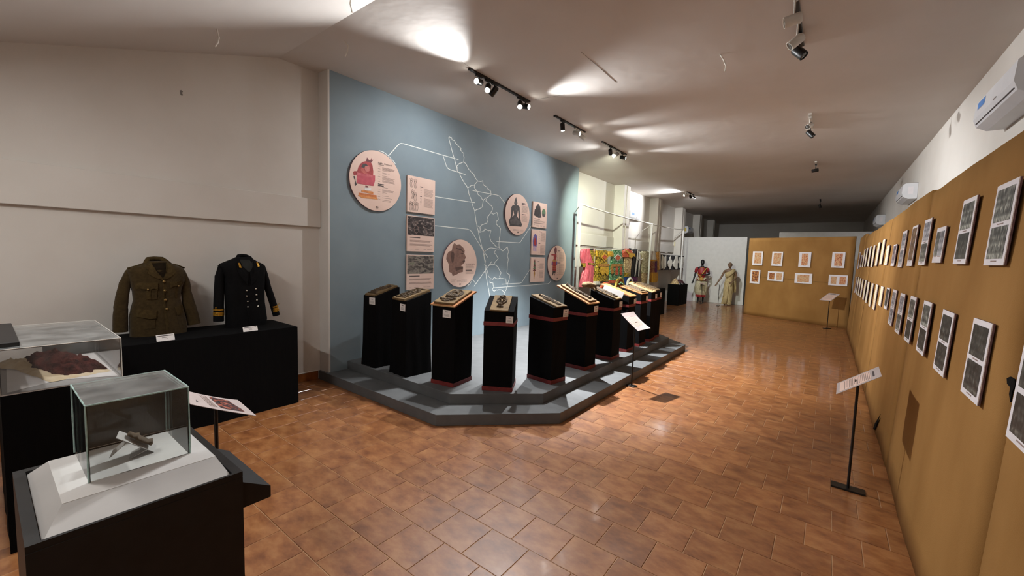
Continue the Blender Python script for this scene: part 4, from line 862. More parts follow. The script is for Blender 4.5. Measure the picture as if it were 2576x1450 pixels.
def jacket(name, label, X, sc, ox, oy, base_px, rowsT, sleeves, depth, mat):
    """uniform jacket on a hidden form; outlines in zoom pixels traced on the plane x = X"""
    bp = onX(*base_px, X); t = thing(name, label, 'jacket', M=frame((X, bp.y, TT+.004), (0,1,0), (-1,0,0), (0,0,1)), group=None)
    def F(u, v): p = onX(ox+u/sc, oy+v/sc, X); return (p.y-bp.y, p.z-TT-.004)
    rows = []
    for v, ul, ur, dp in rowsT:
        (xl, zl), (xr, zr) = F(ul, v), F(ur, v); rows.append((max((zl+zr)/2, .001), xl, xr, dp*depth))
    zmin = min(r[0] for r in rows)
    rows = [(r[0]-zmin, r[1], r[2], r[3]) for r in rows]
    def surf(x, z):
        rs = sorted(rows)
        if z <= rs[0][0]: a = b = rs[0]; u = 0
        elif z >= rs[-1][0]: a = b = rs[-1]; u = 0
        else:
            for i in range(len(rs)-1):
                if rs[i][0] <= z <= rs[i+1][0]: a, b = rs[i], rs[i+1]; u = (z-a[0])/(b[0]-a[0]+1e-9); break
        xl = a[1]+(b[1]-a[1])*u; xr = a[2]+(b[2]-a[2])*u; d = a[3]+(b[3]-a[3])*u
        q = min(1, abs((x-(xl+xr)/2)/((xr-xl)/2))); return -d*math.sqrt(max(0,1-q**2.6))
    n = 40; rings = []; rs = sorted(rows); R2 = []
    for i in range(len(rs)-1):
        for k in range(3):
            u = k/3; R2.append(tuple(rs[i][j]+(rs[i+1][j]-rs[i][j])*u for j in range(4)))
    R2.append(rs[-1])
    for (z, xl, xr, d) in R2:
        cx, hw = (xl+xr)/2, (xr-xl)/2; ring = []
        for k in range(n):
            a = 2*math.pi*k/n; c, s = math.cos(a), math.sin(a)
            x = cx+hw*math.copysign(abs(c)**.77, c); y = d*math.copysign(abs(s)**.77, s)
            ring.append((x+.003*noise.noise((x*14,z*9,1)), y*(1 if y < 0 else .8)+.004*noise.noise((x*11,z*8,5)), z))
        rings.append(ring)
    smoothnormals(mk('body', MB().loft(rings), mat, t, True), 50)
    for nm, pts in sleeves:
        cl = []; rad = []
        for (u, v, hw) in pts:
            x, z = F(u, v); x2, _ = F(u+hw, v); cl.append((x, .0, z-zmin)); rad.append(x2-x)
        o = MB(); rings = []
        PP_ = []
        for i in range(len(cl)-1):
            for k in range(4):
                q = k/4; PP_.append((Vector(cl[i]).lerp(Vector(cl[i+1]), q), rad[i]+(rad[i+1]-rad[i])*q))
        PP_.append((Vector(cl[-1]), rad[-1]))
        for i, (c, rr) in enumerate(PP_):
            tt = (PP_[min(i+1,len(PP_)-1)][0]-PP_[max(i-1,0)][0]).normalized(); a = Vector((tt.z,0,-tt.x)); a = a if a.x > 0 else -a
            rings.append([c + a*(rr*math.cos(g_))*(1+.06*noise.noise((i*.8,math.cos(g_),3))) + Vector((0,1,0))*(min(rr,.062)*.95*math.sin(g_)) for g_ in [2*math.pi*k/16 for k in range(16)]])
        smoothnormals(mk(nm, o.loft(rings), mat, t, True), 50)
    def patch(nm, poly, off, mt, th=.004, par=None):
        pts = [F(u, v) for u, v in poly]; pts = [(x, z-zmin) for x, z in pts]
        bm = bmesh.new(); vs = [bm.verts.new((x, 0, z)) for x, z in pts]; f = bm.faces.new(vs)
        bmesh.ops.triangulate(bm, faces=bm.faces[:]); bmesh.ops.subdivide_edges(bm, edges=bm.edges[:], cuts=2, use_grid_fill=True)
        bmesh.ops.triangulate(bm, faces=bm.faces[:])
        for v in bm.verts: v.co.y = surf(v.co.x, v.co.z)-off
        bmesh.ops.recalc_face_normals(bm, faces=bm.faces[:])
        if sum(f.normal.y for f in bm.faces) > 0: bmesh.ops.reverse_faces(bm, faces=bm.faces[:])
        me = bpy.data.meshes.new(nm); bm.to_mesh(me); bm.free(); me.materials.append(mt)
        o = bpy.data.objects.new(nm, me); COL.objects.link(o); o.parent = par or t
        so = o.modifiers.new('s','SOLIDIFY'); so.thickness = th; so.offset = -1; return o
    def button(u, v, r, mt, off=.006):
        x, z = F(u, v); z -= zmin; y = surf(x, z)-off
        mk('button', MB().lathe([(0,0),(r,0),(r,.003),(r*.8,.006),(r*.4,.0085),(0,.009)], 12, frame((x,y,z), (1,0,0), (0,0,1), (0,-1,0))), mt, t, True)
    def strap(nm, pts, wd, mt, off=.01, th=.006):
        c = [F(u, v) for u, v in pts]; c = [(x, surf(x, z-zmin)*.35-off, z-zmin) for x, z in c]
        mk(nm, MB().tube(c, wd, 8, [.35]*len(c)), mt, t, True)
    return t, patch, button, strap, F, zmin
ol, of_ = MT['olive'], MT['olivef']
rowsG = [(1255,335,1203,1.0),(1100,326,1195,1.0),(960,332,1165,1.0),(850,352,1140,.95),(730,388,1102,.9),(600,376,1118,.95),(540,352,1135,1.0),(460,330,1165,1.0),(350,300,1185,1.0),(290,285,1170,.95),(245,330,1130,.85),(205,470,1030,.7),(175,555,945,.6),(150,585,905,.55)]
slG = [('sleeve',[(390,262,50),(335,320,72),(268,490,92),(222,700,105),(203,850,112),(199,1020,120),(197,1225,123)]),('sleeve',[(1085,262,45),(1128,320,62),(1180,480,80),(1198,620,80),(1235,800,98),(1292,980,98),(1318,1105,101)])]
t, patch, button, strap, F, zm = jacket('uniform_jacket', 'olive wool uniform jacket with flap pockets on the black table', -4.85, 6.04, 270, 630, (390,845), rowsG, slG, .105, ol)
patch('neck_opening', [(645,180),(860,170),(862,260),(830,340),(795,405),(700,300),(660,220)], .003, MT['olived'])
patch('lapel', [(640,160),(600,190),(560,200),(545,250),(580,290),(560,330),(680,395),(790,430),(795,405),(700,300),(655,215)], .009, of_, .006)
patch('lapel', [(862,160),(900,180),(955,210),(1000,300),(960,345),(880,400),(800,425),(798,400),(832,340),(864,255)], .009, of_, .006)
x0, z0 = F(560,215); 
col_ = []
for (u, v, dy) in ((560,215,-.035),(590,165,-.012),(630,125,.03),(735,116,.05),(845,122,.03),(890,165,-.012),(945,205,-.035)):
    a, b = F(u, v); col_.append((a, dy, b-zm))
mk('collar', MB().tube(col_, [.016,.022,.02,.019,.02,.022,.016], 8, [1.2]*7), of_, t, True)
patch('chest_pocket', [(400,560),(715,560),(712,715),(560,735),(400,730)], .004, ol, .004); patch('chest_pocket', [(905,530),(1120,520),(1108,690),(990,705),(915,700)], .004, ol, .004)
for poly in ([(398,468),(718,468),(720,580),(660,555),(600,572),(560,560),(500,570),(450,550),(398,575)], [(890,460),(1165,430),(1172,515),(1110,495),(1060,525),(1030,520),(960,520),(905,550)]):
    patch('pocket_flap', poly, .010, of_, .005)
for poly in ([(360,905),(690,885),(680,1150),(340,1180)], [(1010,930),(1160,920),(1195,1150),(1090,1180),(1050,1140)]): patch('skirt_pocket', poly, .005, ol, .006)
for poly in ([(370,865),(700,880),(690,1000),(600,1010),(330,970)], [(975,835),(1125,790),(1150,915),(1020,955)]): patch('pocket_flap', poly, .013, of_, .005)
for poly in ([(552,565),(615,565),(615,720),(552,720)], [(985,540),(1030,540),(1030,700),(985,700)]): patch('pocket_pleat', poly, .008, of_, .004)
patch('front_edge', [(785,430),(812,430),(850,900),(890,1245),(850,1245),(815,900)], .004, of_, .004)
for u, v in ((808,450),(823,586),(836,725),(852,862)): button(u, v, .012, MT['brass'])
button(567,567,.008,MT['brass'],.016); button(1036,520,.008,MT['brass'],.016)
strap('shoulder_strap', [(300,262),(420,228),(550,188)], .022, of_, .012); strap('shoulder_strap', [(960,195),(1060,215),(1160,255)], .022, of_, .012)
rowsN = [(1175,285,895,1.0),(1050,286,905,1.0),(930,288,886,1.0),(800,276,872,.95),(600,266,866,1.0),(400,262,868,1.0),(300,210,880,.95),(240,170,885,.85),(205,200,850,.75),(170,290,770,.65),(130,390,700,.55),(105,440,670,.5)]
slN = [('sleeve',[(262,225,42),(222,270,56),(196,400,72),(186,600,76),(182,850,80),(180,1078,80)]),('sleeve',[(812,225,42),(846,275,50),(885,400,52),(925,560,52),(990,750,52),(1060,988,52)])]
t, patch, button, strap, F, zm = jacket('dress_jacket', 'black double-breasted dress jacket with gold cuffs on the black table', -4.83, 6.04, 520, 630, (600,824), rowsN, slN, .10, MT['navy'])
patch('neck_opening', [(470,140),(660,140),(665,230),(600,320),(560,320),(490,230)], .003, M_('charcoal_lining',(30,32,30),.9,(24,26,24),30))
for poly in ([(455,150),(420,180),(410,300),(470,400),(560,520),(575,320),(490,235)], [(670,150),(760,180),(770,290),(720,400),(620,520),(600,320),(662,232)]): patch('lapel', poly, .008, MT['navy'], .006)
col_ = []
for (u, v, dy) in ((450,180,-.03),(470,120,.0),(500,88,.035),(560,80,.05),(620,88,.035),(660,118,.0),(690,170,-.03)):
    a, b = F(u, v); col_.append((a, dy, b-zm))
mk('collar', MB().tube(col_, [.014,.018,.017,.016,.017,.018,.014], 8, [1.2]*7), MT['navy'], t, True)
patch('collar_tab', [(430,190),(445,183),(458,195),(472,262),(440,258)], .014, MT['gold'], .003); patch('collar_tab', [(715,182),(735,170),(745,185),(752,238),(722,245)], .014, MT['gold'], .003)
for u, v in ((543,600),(547,684),(563,764),(566,846),(686,575),(695,665),(703,745),(718,836)): button(u, v, .010, MT['silver'])
patch('front_edge', [(545,870),(575,865),(620,1120),(600,1120)], .005, MT['navy'], .005)
def cuff(p, q, hw0, hw1, nm):
    (xa, za), (xb, zb) = F(*p), F(*q); r0 = F(p[0]+hw0, p[1])[0]-xa; r1 = F(q[0]+hw1, q[1])[0]-xb
    a, b = Vector((xa,0,za-zm)), Vector((xb,0,zb-zm)); tt = (b-a).normalized(); s = Vector((tt.z,0,-tt.x)); s = s if s.x > 0 else -s
    rings = [[c + s*(rr*1.03*math.cos(g_)) + Vector((0,1,0))*(rr*1.0*math.sin(g_)) for g_ in [2*math.pi*k/20 for k in range(20)]] for c, rr in ((a,r0),(b,r1))]
    mk(nm, MB().loft(rings, False), MT['gold'], t, True)
cuff((181,930),(181,990),82,82,'cuff_braid'); cuff((182,886),(182,910),82,82,'cuff_braid'); cuff((1031,868),(1047,925),54,54,'cuff_braid'); cuff((1022,840),(1028,860),53,53,'cuff_braid')
for (u, v) in ((122,873),(1066,808)):
    x, z = F(u, v); mk('cuff_loop', MB().tube([(x+.007*math.cos(a), -.038, z-zm+.010*math.sin(a)) for a in [2*math.pi*i/14 for i in range(15)]], .0025, 6), MT['gold'], t, True)
def tablecard(u0, v0, u1, v1, lab, hang=.0):
    P0 = onX(u0, v0, -4.45); P1 = onX(u1, v1, -4.45); wd, ht = (P1.y-P0.y)*.9, (P0.z-P1.z)*.85
    t = thing('caption_card', lab, 'caption card', M=frame((-4.452, (P0.y+P1.y)/2, TT+.004), (0,1,0), (-1,0,0), (0,0,1)) @ Matrix.Rotation(math.radians(-22),4,'X') @ Matrix.Rotation(-.01,4,'Y'))
    mk('card', MB().box(-wd/2, wd/2, -.002, 0, 0, ht), MT['paper'], t)
    mk('caption_text', MB().box(-wd*.42, wd*.42, -.0027, -.002, ht*.74, ht*.84).box(-wd*.2, wd*.1, -.0027, -.002, ht*.5, ht*.55).box(-wd*.1, wd*.12, -.0027, -.002, ht*.28, ht*.33), MT['ink'], t, kind='stuff')
tablecard(391, 842, 443, 856, 'white caption card on the black table edge before the olive jacket'); tablecard(610, 820, 651, 830, 'white caption card on the black table edge before the dress jacket')

# ================================================================== DISPLAY CASES
PZ = .85
t = thing('plinth', 'black box plinth with recessed white paper tray and a side shelf', 'plinth')
X0, X1, YA, YB = -2.185, -1.61, .045, .55; RIM = .028
mk('body', MB().cbox(X0, X1, YA, YB, 0, PZ-.02, .002), MT['blackp'], t)
rim = MB()
for (a, b, c, d) in ((X0,X1,YA,YA+RIM),(X0,X1,YB-RIM,YB),(X0,X0+RIM,YA+RIM,YB-RIM),(X1-RIM*.4,X1,YA+RIM,YB-RIM)): rim.box(a, b, c, d, PZ-.02, PZ)
mk('rim', rim, MT['blackp'], t)
sh = MB().add([(-1.625,.552,.803),(-1.625,.648,.748),(-1.625,.648,.704),(-1.625,.552,.704),(-2.05,.552,.803),(-2.05,.648,.748),(-2.05,.648,.704),(-2.05,.552,.704)], [(0,1,2,3),(7,6,5,4),(4,5,1,0),(5,6,2,1),(6,7,3,2),(7,4,0,3)])
mk('side_shelf', sh, MT['blackp'], t)
t = thing('paper_lining', 'raised white paper lining filling the plinth tray', 'paper', (0,0,0))
ox0, ox1, oy0, oy1 = X0+RIM+.002, X1-RIM*.4-.002, YA+RIM+.002, YB-RIM-.002; zi = .872
ix0, ix1, iy0, iy1 = -2.145, -1.757, .125, .512
lp = [(ox0,oy0,PZ-.019),(ox1,oy0,PZ-.019),(ox1,oy1,PZ-.019),(ox0,oy1,PZ-.019),(ox0,oy0,PZ-.012),(ox1,oy0,PZ-.012),(ox1,oy1,PZ-.012),(ox0,oy1,PZ-.012),(ix0,iy0,zi-.001),(ix1,iy0,zi-.001),(ix1,iy1,zi-.001),(ix0,iy1,zi-.001)]
mk('paper_skirt', MB().add(lp, [(3,2,1,0),(0,1,5,4),(1,2,6,5),(2,3,7,6),(3,0,4,7),(4,5,9,8),(5,6,10,9),(6,7,11,10),(7,4,8,11),(8,9,10,11)]), MT['case'], t)
mk('paper_top', MB().box(ix0, ix1, iy0, iy1, zi-.001, zi), M_('grey_white_paper', (204,202,199), .7, (198,196,193), 6), t)
# glass box
gx0, gx1, gy0, gy1, gz0, gz1 = -2.165, -1.85, .192, .46, zi+.001, 1.130
t = thing('glass_case', 'clear glass box with rough green edges standing on the white paper', 'display case'); th = .005
mk('pane', MB().box(gx1-th, gx1, gy0, gy1, gz0, gz1-th), MT['glass'], t); mk('pane', MB().box(gx0, gx0+th, gy0, gy1, gz0, gz1-th), MT['glass'], t)
mk('pane', MB().box(gx0+th, gx1-th, gy0, gy0+th, gz0, gz1-th), MT['glass'], t); mk('pane', MB().box(gx0+th, gx1-th, gy1-th, gy1, gz0, gz1-th), MT['glass'], t)
mk('lid', MB().box(gx0, gx1, gy0, gy1, gz1-th, gz1), MT['glasslid'], t)
e = MB()
for x in (gx0, gx1):
    for y in (gy0, gy1):
        e.tube([(x, y, gz0+(gz1-gz0)*k/10) for k in range(11)], [.0020+.0012*random.random() for _ in range(11)], 6)
for y in (gy0, gy1): e.tube([(gx0+(gx1-gx0)*k/12, y, gz1-.002) for k in range(13)], [.0019+.0012*random.random() for _ in range(13)], 6)
for x in (gx0, gx1): e.tube([(x, gy0+(gy1-gy0)*k/12, gz1-.002) for k in range(13)], [.0019+.0012*random.random() for _ in range(13)], 6)
mk('taped_edge', e, MT['frost'], t)
# exhibit inside: folded card with a dark fragment
t = thing('folded_card', 'small grey folded card stand inside the glass box', 'card', (-1.985,.335,zi+.0005), math.radians(81))
def slab(p, q, wdv, th):
    p, q, wdv = Vector(p), Vector(q), Vector(wdv); n = (q-p).cross(wdv).normalized()*th
    return [p-wdv, p+wdv, q+wdv, q-wdv, p-wdv+n, p+wdv+n, q+wdv+n, q-wdv+n], [(0,1,2,3),(7,6,5,4),(4,5,1,0),(5,6,2,1),(6,7,3,2),(7,4,0,3)]
mk('leaf', MB().add(*slab((.050,.012,.002), (-.050,-.006,.092), (.004,.036,0), .0022)), MT['case'], t)
mk('leaf', MB().add(*slab((.028,.0,.020), (-.020,.0,.0008), (.004,.034,0), .0018)), MT['case'], t)
mk('leaf', MB().add(*slab((-.022,.0,.066), (-.070,.0,.022), (.004,.034,0), .0018)), MT['case'], t)
t = thing('clay_fragment', 'dark broken fragment leaning on the folded card in the glass box', 'fragment', (-1.985,.335,zi), math.radians(81))
rings = []
for k in range(11):
    s = k/10; c = Vector((.034-.062*s, .003, .0205+.0560*s)); n_ = Vector((.669,0,.743)); hw = .026*(.55+.45*math.sin(math.pi*(.1+.8*s)))*(1+.35*noise.noise((s*6,2,1))); ht = .007+.010*abs(noise.noise((s*5,7,3)))
    rings.append([c+Vector((0,hw*math.cos(a),0))+n_*(ht*(1+math.sin(a))*(1+.3*noise.noise((s*8,a,4)))+.0028) for a in [2*math.pi*i/12 for i in range(12)]])
mk('fragment', MB().loft(rings), MT['clayd'], t, True)
# acrylic case
t = thing('plinth', 'black cloth-covered plinth under the acrylic case', 'plinth')
AX0, AX1, AY0, AY1 = -4.19, -3.305, .045, .505
clothbox(t, AX0, AX1, AY0, AY1, PZ-.004, MT['black'], .004, 8)
t = thing('acrylic_case', 'low clear acrylic case, wall reflection painted into its lid, holding a dark textile', 'display case')
az0, az1 = PZ, 1.092; th = .006
mk('floor_panel', MB().box(AX0, AX1, AY0, AY1, az0, az0+.006), MT['case'], t)
for (a, b, c, d) in ((AX1-th,AX1,AY0,AY1),(AX0,AX0+th,AY0,AY1),(AX0+th,AX1-th,AY0,AY0+th),(AX0+th,AX1-th,AY1-th,AY1)): mk('pane', MB().box(a, b, c, d, az0+.006, az1-th), MT['acryl'], t)
mk('lid', MB().box(AX0, AX1, AY0, AY1, az1-th, az1), MT['acryltop'], t)
e = MB()
for x in (AX0, AX1):
    for y in (AY0, AY1): e.tube([(x,y,az0+.006),(x,y,az1)], .0022, 6)
for y in (AY0, AY1): e.tube([(AX0,y,az1-.001),(AX1,y,az1-.001)], .002, 6)
for x in (AX0, AX1): e.tube([(x,AY0,az1-.001),(x,AY1,az1-.001)], .002, 6)
mk('bright_edge', e, MT['fixw'], t)
t = thing('paper_sheet', 'white paper sheet under the dark textile in the acrylic case', 'paper')
mk('sheet', MB().prism([(-4.16,.09),(-3.34,.07),(-3.46,.26),(-3.335,.49),(-4.16,.49)], az0+.0065, az0+.0085), MT['paper'], t)
t = thing('old_textile', 'crumpled dark maroon textile resting on cream cotton', 'textile')
def lump(nm, mat, cx, cy, lx, ly, h, ang, seed, nx=44, ny=26, rag=.12, z0=az0+.009):
    mb = MB(); ca, sa = math.cos(ang), math.sin(ang); top = []; 
    for j in range(ny+1):
        for i in range(nx+1):
            u, v = i/nx*2-1, j/ny*2-1
            e = 1+rag*noise.noise((u*3, v*3, seed))+rag*.5*noise.noise((u*9, v*9, seed+3))
            x, y = u*lx*e, v*ly*e
            f = max(0,(1-abs(u)**4))*max(0,(1-abs(v)**3))
            z = z0 + h*f**.6*(.72+.5*noise.noise((u*4, v*3.3, seed+9))+.16*noise.noise((u*13, v*12, seed)))
            mb.v.append((cx+x*ca-y*sa, cy+x*sa+y*ca, max(z, z0)))
    n1 = nx+1
    for j in range(ny):
        for i in range(nx): q = j*n1+i; mb.f.append((q,q+1,q+n1+1,q+n1))
    return mk(nm, mb, mat, t, True)
lump('cotton_bed', MT['cream'], -3.78, .285, .33, .135, .025, .22, 2, rag=.08)
lump('textile', MT['textile'], -3.80, .30, .30, .105, .095, .25, 5, z0=az0+.016)
lump('cotton_fold', MT['cream'], -3.98, .14, .14, .06, .05, .5, 8, 22, 14, z0=az0+.012)
t = thing('black_tray', 'flat black plate lying on the acrylic case lid', 'plate', (0,0,az1+.001))
mk('plate', MB().cbox(-4.17, -3.37, -.16, .122, 0, .022, .002), MT['blackp'], t); mk('front_lip', MB().box(-3.369, -3.362, -.158, .12, .0, .020), MT['blackm'], t)

# ================================================================== CAPTION STANDS
def stand(x, y, rz, label, hp=.80, pl=.30, pw=.21, tilt=38, picture=False, basew=.10, sheet=True, curl=0, lines=16, off=0):
    """pole stand; the panel's lower edge faces local -y (the reader)"""
    t = thing('caption_stand', label, 'caption stand', (x, y, 0), rz, 'black pole caption stands')
    mk('base_plate', MB().cbox(-.045, .045, -basew, basew, 0, .012, .002), MT['blackm'], t)
    mk('pole', MB().tube([(0,0,.012),(0,0,hp)], .009, 10), MT['blackm'], t)
    mk('bracket', MB().box(-.03,.03,-.02,.02,hp-.004,hp+.001), MT['blackm'], t)
    if sheet:
        a = math.radians(tilt); Mx = Matrix.Translation((off,0,hp)) @ Matrix.Rotation(a,4,'X')
        nx, ny = 8, 10; vs = []; f = []
        for k in (0, 1):
            for j in range(ny+1):
                for i in range(nx+1):
                    u, v = i/nx-.5, j/ny-.5
                    z = .004 + .002*k + curl*((abs(v)*2)**2)*(.02+.02*u) - curl*.012*(max(0,u-.2)*2)**2
                    vs.append(Mx @ Vector((u*pw, v*pl, z)))
        n1 = (nx+1)*(ny+1)
        for j in range(ny):
            for i in range(nx): q = j*(nx+1)+i; f.append((q,q+nx+1,q+nx+2,q+1)); f.append((n1+q,n1+q+1,n1+q+nx+2,n1+q+nx+1))
        for i in range(nx): f.append((i,i+1,n1+i+1,n1+i)); q = ny*(nx+1)+i; f.append((q,n1+q,n1+q+1,q+1))
        for j in range(ny): q = j*(nx+1); f.append((q,n1+q,n1+q+nx+1,q+nx+1)); q += nx; f.append((q,q+nx+1,n1+q+nx+1,n1+q))
        mk('sheet', MB().add(vs, f), MT['sheetp'], t, False)
        mb = MB(); zz = .0068+curl*.004
        if picture:
            mk('picture', MB().box(-pw*.36, pw*.36, -pl*.36, pl*.02, zz, zz+.0004, Mx), P['dance'], t)
            for i in range(4): mb.box(-pw*.36, pw*.36-.01*(i%2), pl*.08+i*pl*.03, pl*.09+i*pl*.03, zz, zz+.0003, Mx)
        else:
            mk('text_panel', MB().box(-pw*.40, pw*.40, -pl*.42, pl*.28, zz-.0006, zz, Mx), MT['pink'], t)
            for i in range(lines): mb.box(-pw*.36, pw*.36-(.03 if i % 5 == 4 else .004), pl*(.25-i*.6/lines), pl*(.25-i*.6/lines)+.0045, zz, zz+.0003, Mx)
        mk('text_lines', mb, MT['inkl'], t, kind='stuff'); mk('heading_line', MB().box(-pw*.24, pw*.24, pl*.33, pl*.37, zz, zz+.0003, Mx), MT['ink'], t)
    return t
stand(.234, 3.875, -1.599, 'black pole stand with a text sheet before the second burlap panel', .822, .292, .355, 38)
stand(-1.928, 5.16, 1.40, 'black pole stand with a text sheet beside the platform edge', .85, .316, .30, 36, curl=.5, basew=.06)
stand(.09, 13.58, -.56, 'black pole stand with a text sheet before the angled screen', .83, .40, .28, 27.5)
stand(-2.50, .735, 3.083, 'black pole stand with a pink picture sheet between plinth and table', .826, .305, .315, 25.8, picture=True, curl=.25)
stand(-3.86, 17.25, 0, 'black pole stand before the mannequin in red', .80, .24, .18, 8)
stand(-3.21, 17.1, 0, 'bare black pole stand beside the sari mannequin', .80, sheet=False)

# ================================================================== AIR CONDITIONERS
def aircon(loc, rz, label, wd=.85, yellow=False, blue=True):
    """wall unit, back on local y=0, front towards -y"""
    t = thing('air_conditioner', label, 'air conditioner', loc, rz, 'wall air conditioners')
    prof = [(0,-.01),(0,.28),(-.17,.28),(-.205,.25),(-.215,.10),(-.19,.03),(-.12,-.01)]
    n = len(prof); vs = [(-wd/2,y,z) for y,z in prof]+[(wd/2,y,z) for y,z in prof]
    mk('casing', MB().add(vs, [tuple(range(n)), tuple(range(2*n-1,n-1,-1))]+[((i+1)%n,i,n+i,n+(i+1)%n) for i in range(n)]), MT['ac'], t)
    mk('louvre', MB().add([(-wd/2+.04,-.205,.055),(wd/2-.04,-.205,.055),(wd/2-.04,-.135,.0),(-wd/2+.04,-.135,.0),(-wd/2+.04,-.199,.058),(wd/2-.04,-.199,.058),(wd/2-.04,-.13,.006),(-wd/2+.04,-.13,.006)], [(0,1,2,3),(7,6,5,4),(0,4,5,1),(3,2,6,7),(0,3,7,4),(1,5,6,2)]), MT['acd'], t)
    mk('top_strip', MB().box(-wd/2, wd/2, -.172, 0, .281, .286), MT['fixg'], t)
    if blue:
        mk('blue_label', MB().add([(-wd/2+.10,-.2085,.235),(-wd/2+.32,-.2085,.235),(-wd/2+.32,-.2125,.17),(-wd/2+.10,-.2125,.17)], [(3,2,1,0)]), MT['bluelab'], t)
    mk('brand_mark', MB().box(.06,.14,-.2175,-.2155,.105,.115), MT['fixg'], t)
    sx = wd/2+.0006
    mk('side_sticker', MB().add([(-sx,-.13,.22),(-sx,-.06,.22),(-sx,-.06,.08),(-sx,-.13,.08)], [(0,1,2,3)]) if rz > 0 else MB().add([(sx,-.13,.22),(sx,-.06,.22),(sx,-.06,.08),(sx,-.13,.08)], [(3,2,1,0)]), MT['yellowlab'] if yellow else MT['mount'], t)
    return t
aircon((WL+.105, 12.35, 2.83), math.radians(90), 'white air conditioner with yellow sticker beside the first wall column', .80, True)
aircon((WL+.105, 18.75, 2.84), math.radians(90), 'white air conditioner in the dim bay above the white partition', .80, True)
aircon((WR-.003, 5.35, 2.98), math.radians(-90), 'white air conditioner with blue label nearest the entrance above the screens', 1.1)
aircon((WR-.003, 11.2, 2.96), math.radians(-90), 'white air conditioner in the middle above the screens', .95)
aircon((WR-.003, 16.6, 2.90), math.radians(-90), 'white air conditioner farthest from the entrance above the screens', .9)
# loose wires from the ceiling
for (pts, lb) in (([(545,72),(551,95),(548,108),(541,118)],'thin loose wire hanging from the sloped ceiling'),([(866,103),(876,115),(874,130),(868,143)],'loose white wire hanging near the blue wall corner'),([(883,-4),(881,10),(884,22),(886,32)],'short dark wire hanging at the ceiling fold'),([(1812,137),(1820,150),(1826,165),(1824,180)],'short loose wire hanging over the aisle')):
    top = onZ(*pts[0], CZ)
    if top.y < FY:
        d = ray(*pts[0]); k = (CZ-SL*FY - H)/(d.z-SL*d.y); top = C0+d*k
    nn = Vector((ray(*pts[0]).x, ray(*pts[0]).y, 0)).normalized(); dist = (top-C0).dot(nn)
    ps = []
    for p in pts: d = ray(*p); ps.append(C0+d*(dist/d.dot(nn)))
    mk('loose_wire', MB().tube(ps, .006, 6), MT['rubber'], label=lb, cat='wire')

# ================================================================== COSTUME BAY
CX = -4.715                                     # plane of the hanging costumes
Z8 = lambda u, v: (1440+u/8.057, 600+v/8.057)
def cm(name, a, b, sc=30, rough=.6, **k): return M_(name, a, rough, b, sc, 5, **k)
def costume(name, label, u0, u1, vtop, vbot):
    pc = onX(*Z8((u0+u1)/2, (vtop+vbot)/2), CX)
    zb_ = onX(*Z8((u0+u1)/2, vbot), CX).z
    t = thing(name, label, 'costume', M=frame((CX, pc.y, zb_), (0,1,0), (-1,0,0), (0,0,1)), group='costumes hanging in the bay')
    def F(u, v): p = onX(*Z8(u, v), CX); return (p.y-pc.y, p.z-zb_)
    def robe(nm, rows, mat, depth=.055, folds=7, amp=.012, ycen=0.0, par=None):
        rs = []
        for (v, ul, ur) in rows: (xl, zl), (xr, zr) = F(ul, v), F(ur, v); rs.append((zl, xl, zr, xr))
        R2 = []
        for i in range(len(rs)-1):
            for k in range(4): R2.append(tuple(rs[i][j]+(rs[i+1][j]-rs[i][j])*k/4 for j in range(4)))
        R2.append(rs[-1]); rings = []; n = 44
        for q, (zl, xl, zr, xr) in enumerate(R2):
            s = q/(len(R2)-1); ring = []
            for k in range(n):
                a = 2*math.pi*k/n; c, si = math.cos(a), math.sin(a); f = (c+1)/2
                x = xl+(xr-xl)*f; z = zl+(zr-zl)*f
                y = depth*si + (amp*(.25+.75*s)*math.sin(folds*c*3.1+1.3*s) if si < 0 else 0)
                ring.append((x, y+ycen, z))
            rings.append(ring)
        return smoothnormals(mk(nm, MB().loft(rings[::-1]), mat, par or t, True), 60)
    def deco(nm, poly, mat, off=.07, th=.005): return mk(nm, MB().plate([F(u, v) for u, v in poly], -off-th, -off), mat, t)
    return t, robe, deco, F
pinkc = cm('pink_satin', (176,58,78), (216,116,128), 16, .4, stretch=(5,5,.7)); goldc = cm('gold_sequin', (206,176,70), (70,60,20), 30, .35, metal=.3, thr=(.42,.6)); greenc = cm('green_sequin', (26,110,60), (200,230,200), 30, .35, metal=.2, thr=(.46,.66))
yel = cm('yellow_silk', (214,176,56), (170,124,36), 26); redc = cm('red_brocade', (160,36,34), (206,120,70), 32, thr=(.42,.62)); beige = cm('beige_print', (206,186,140), (132,100,66), 30, thr=(.42,.6)); blk = cm('black_velvet', (22,20,22), (34,30,32), 30, .8)
pale = cm('pale_floral', (196,190,156), (122,116,82), 28, thr=(.42,.6)); plum = cm('plum_velvet', (96,34,88), (70,24,66), 20); must = cm('mustard_cloth', (204,156,40), (180,130,30), 18); mar = cm('maroon_brocade', (104,40,34), (180,126,66), 34, thr=(.45,.62)); bluec = cm('blue_satin', (30,70,140), (22,52,110), 20); whit = cm('white_lace', (216,214,206), (186,184,176), 60); oran = cm('orange_gold', (196,146,70), (130,84,40), 34)
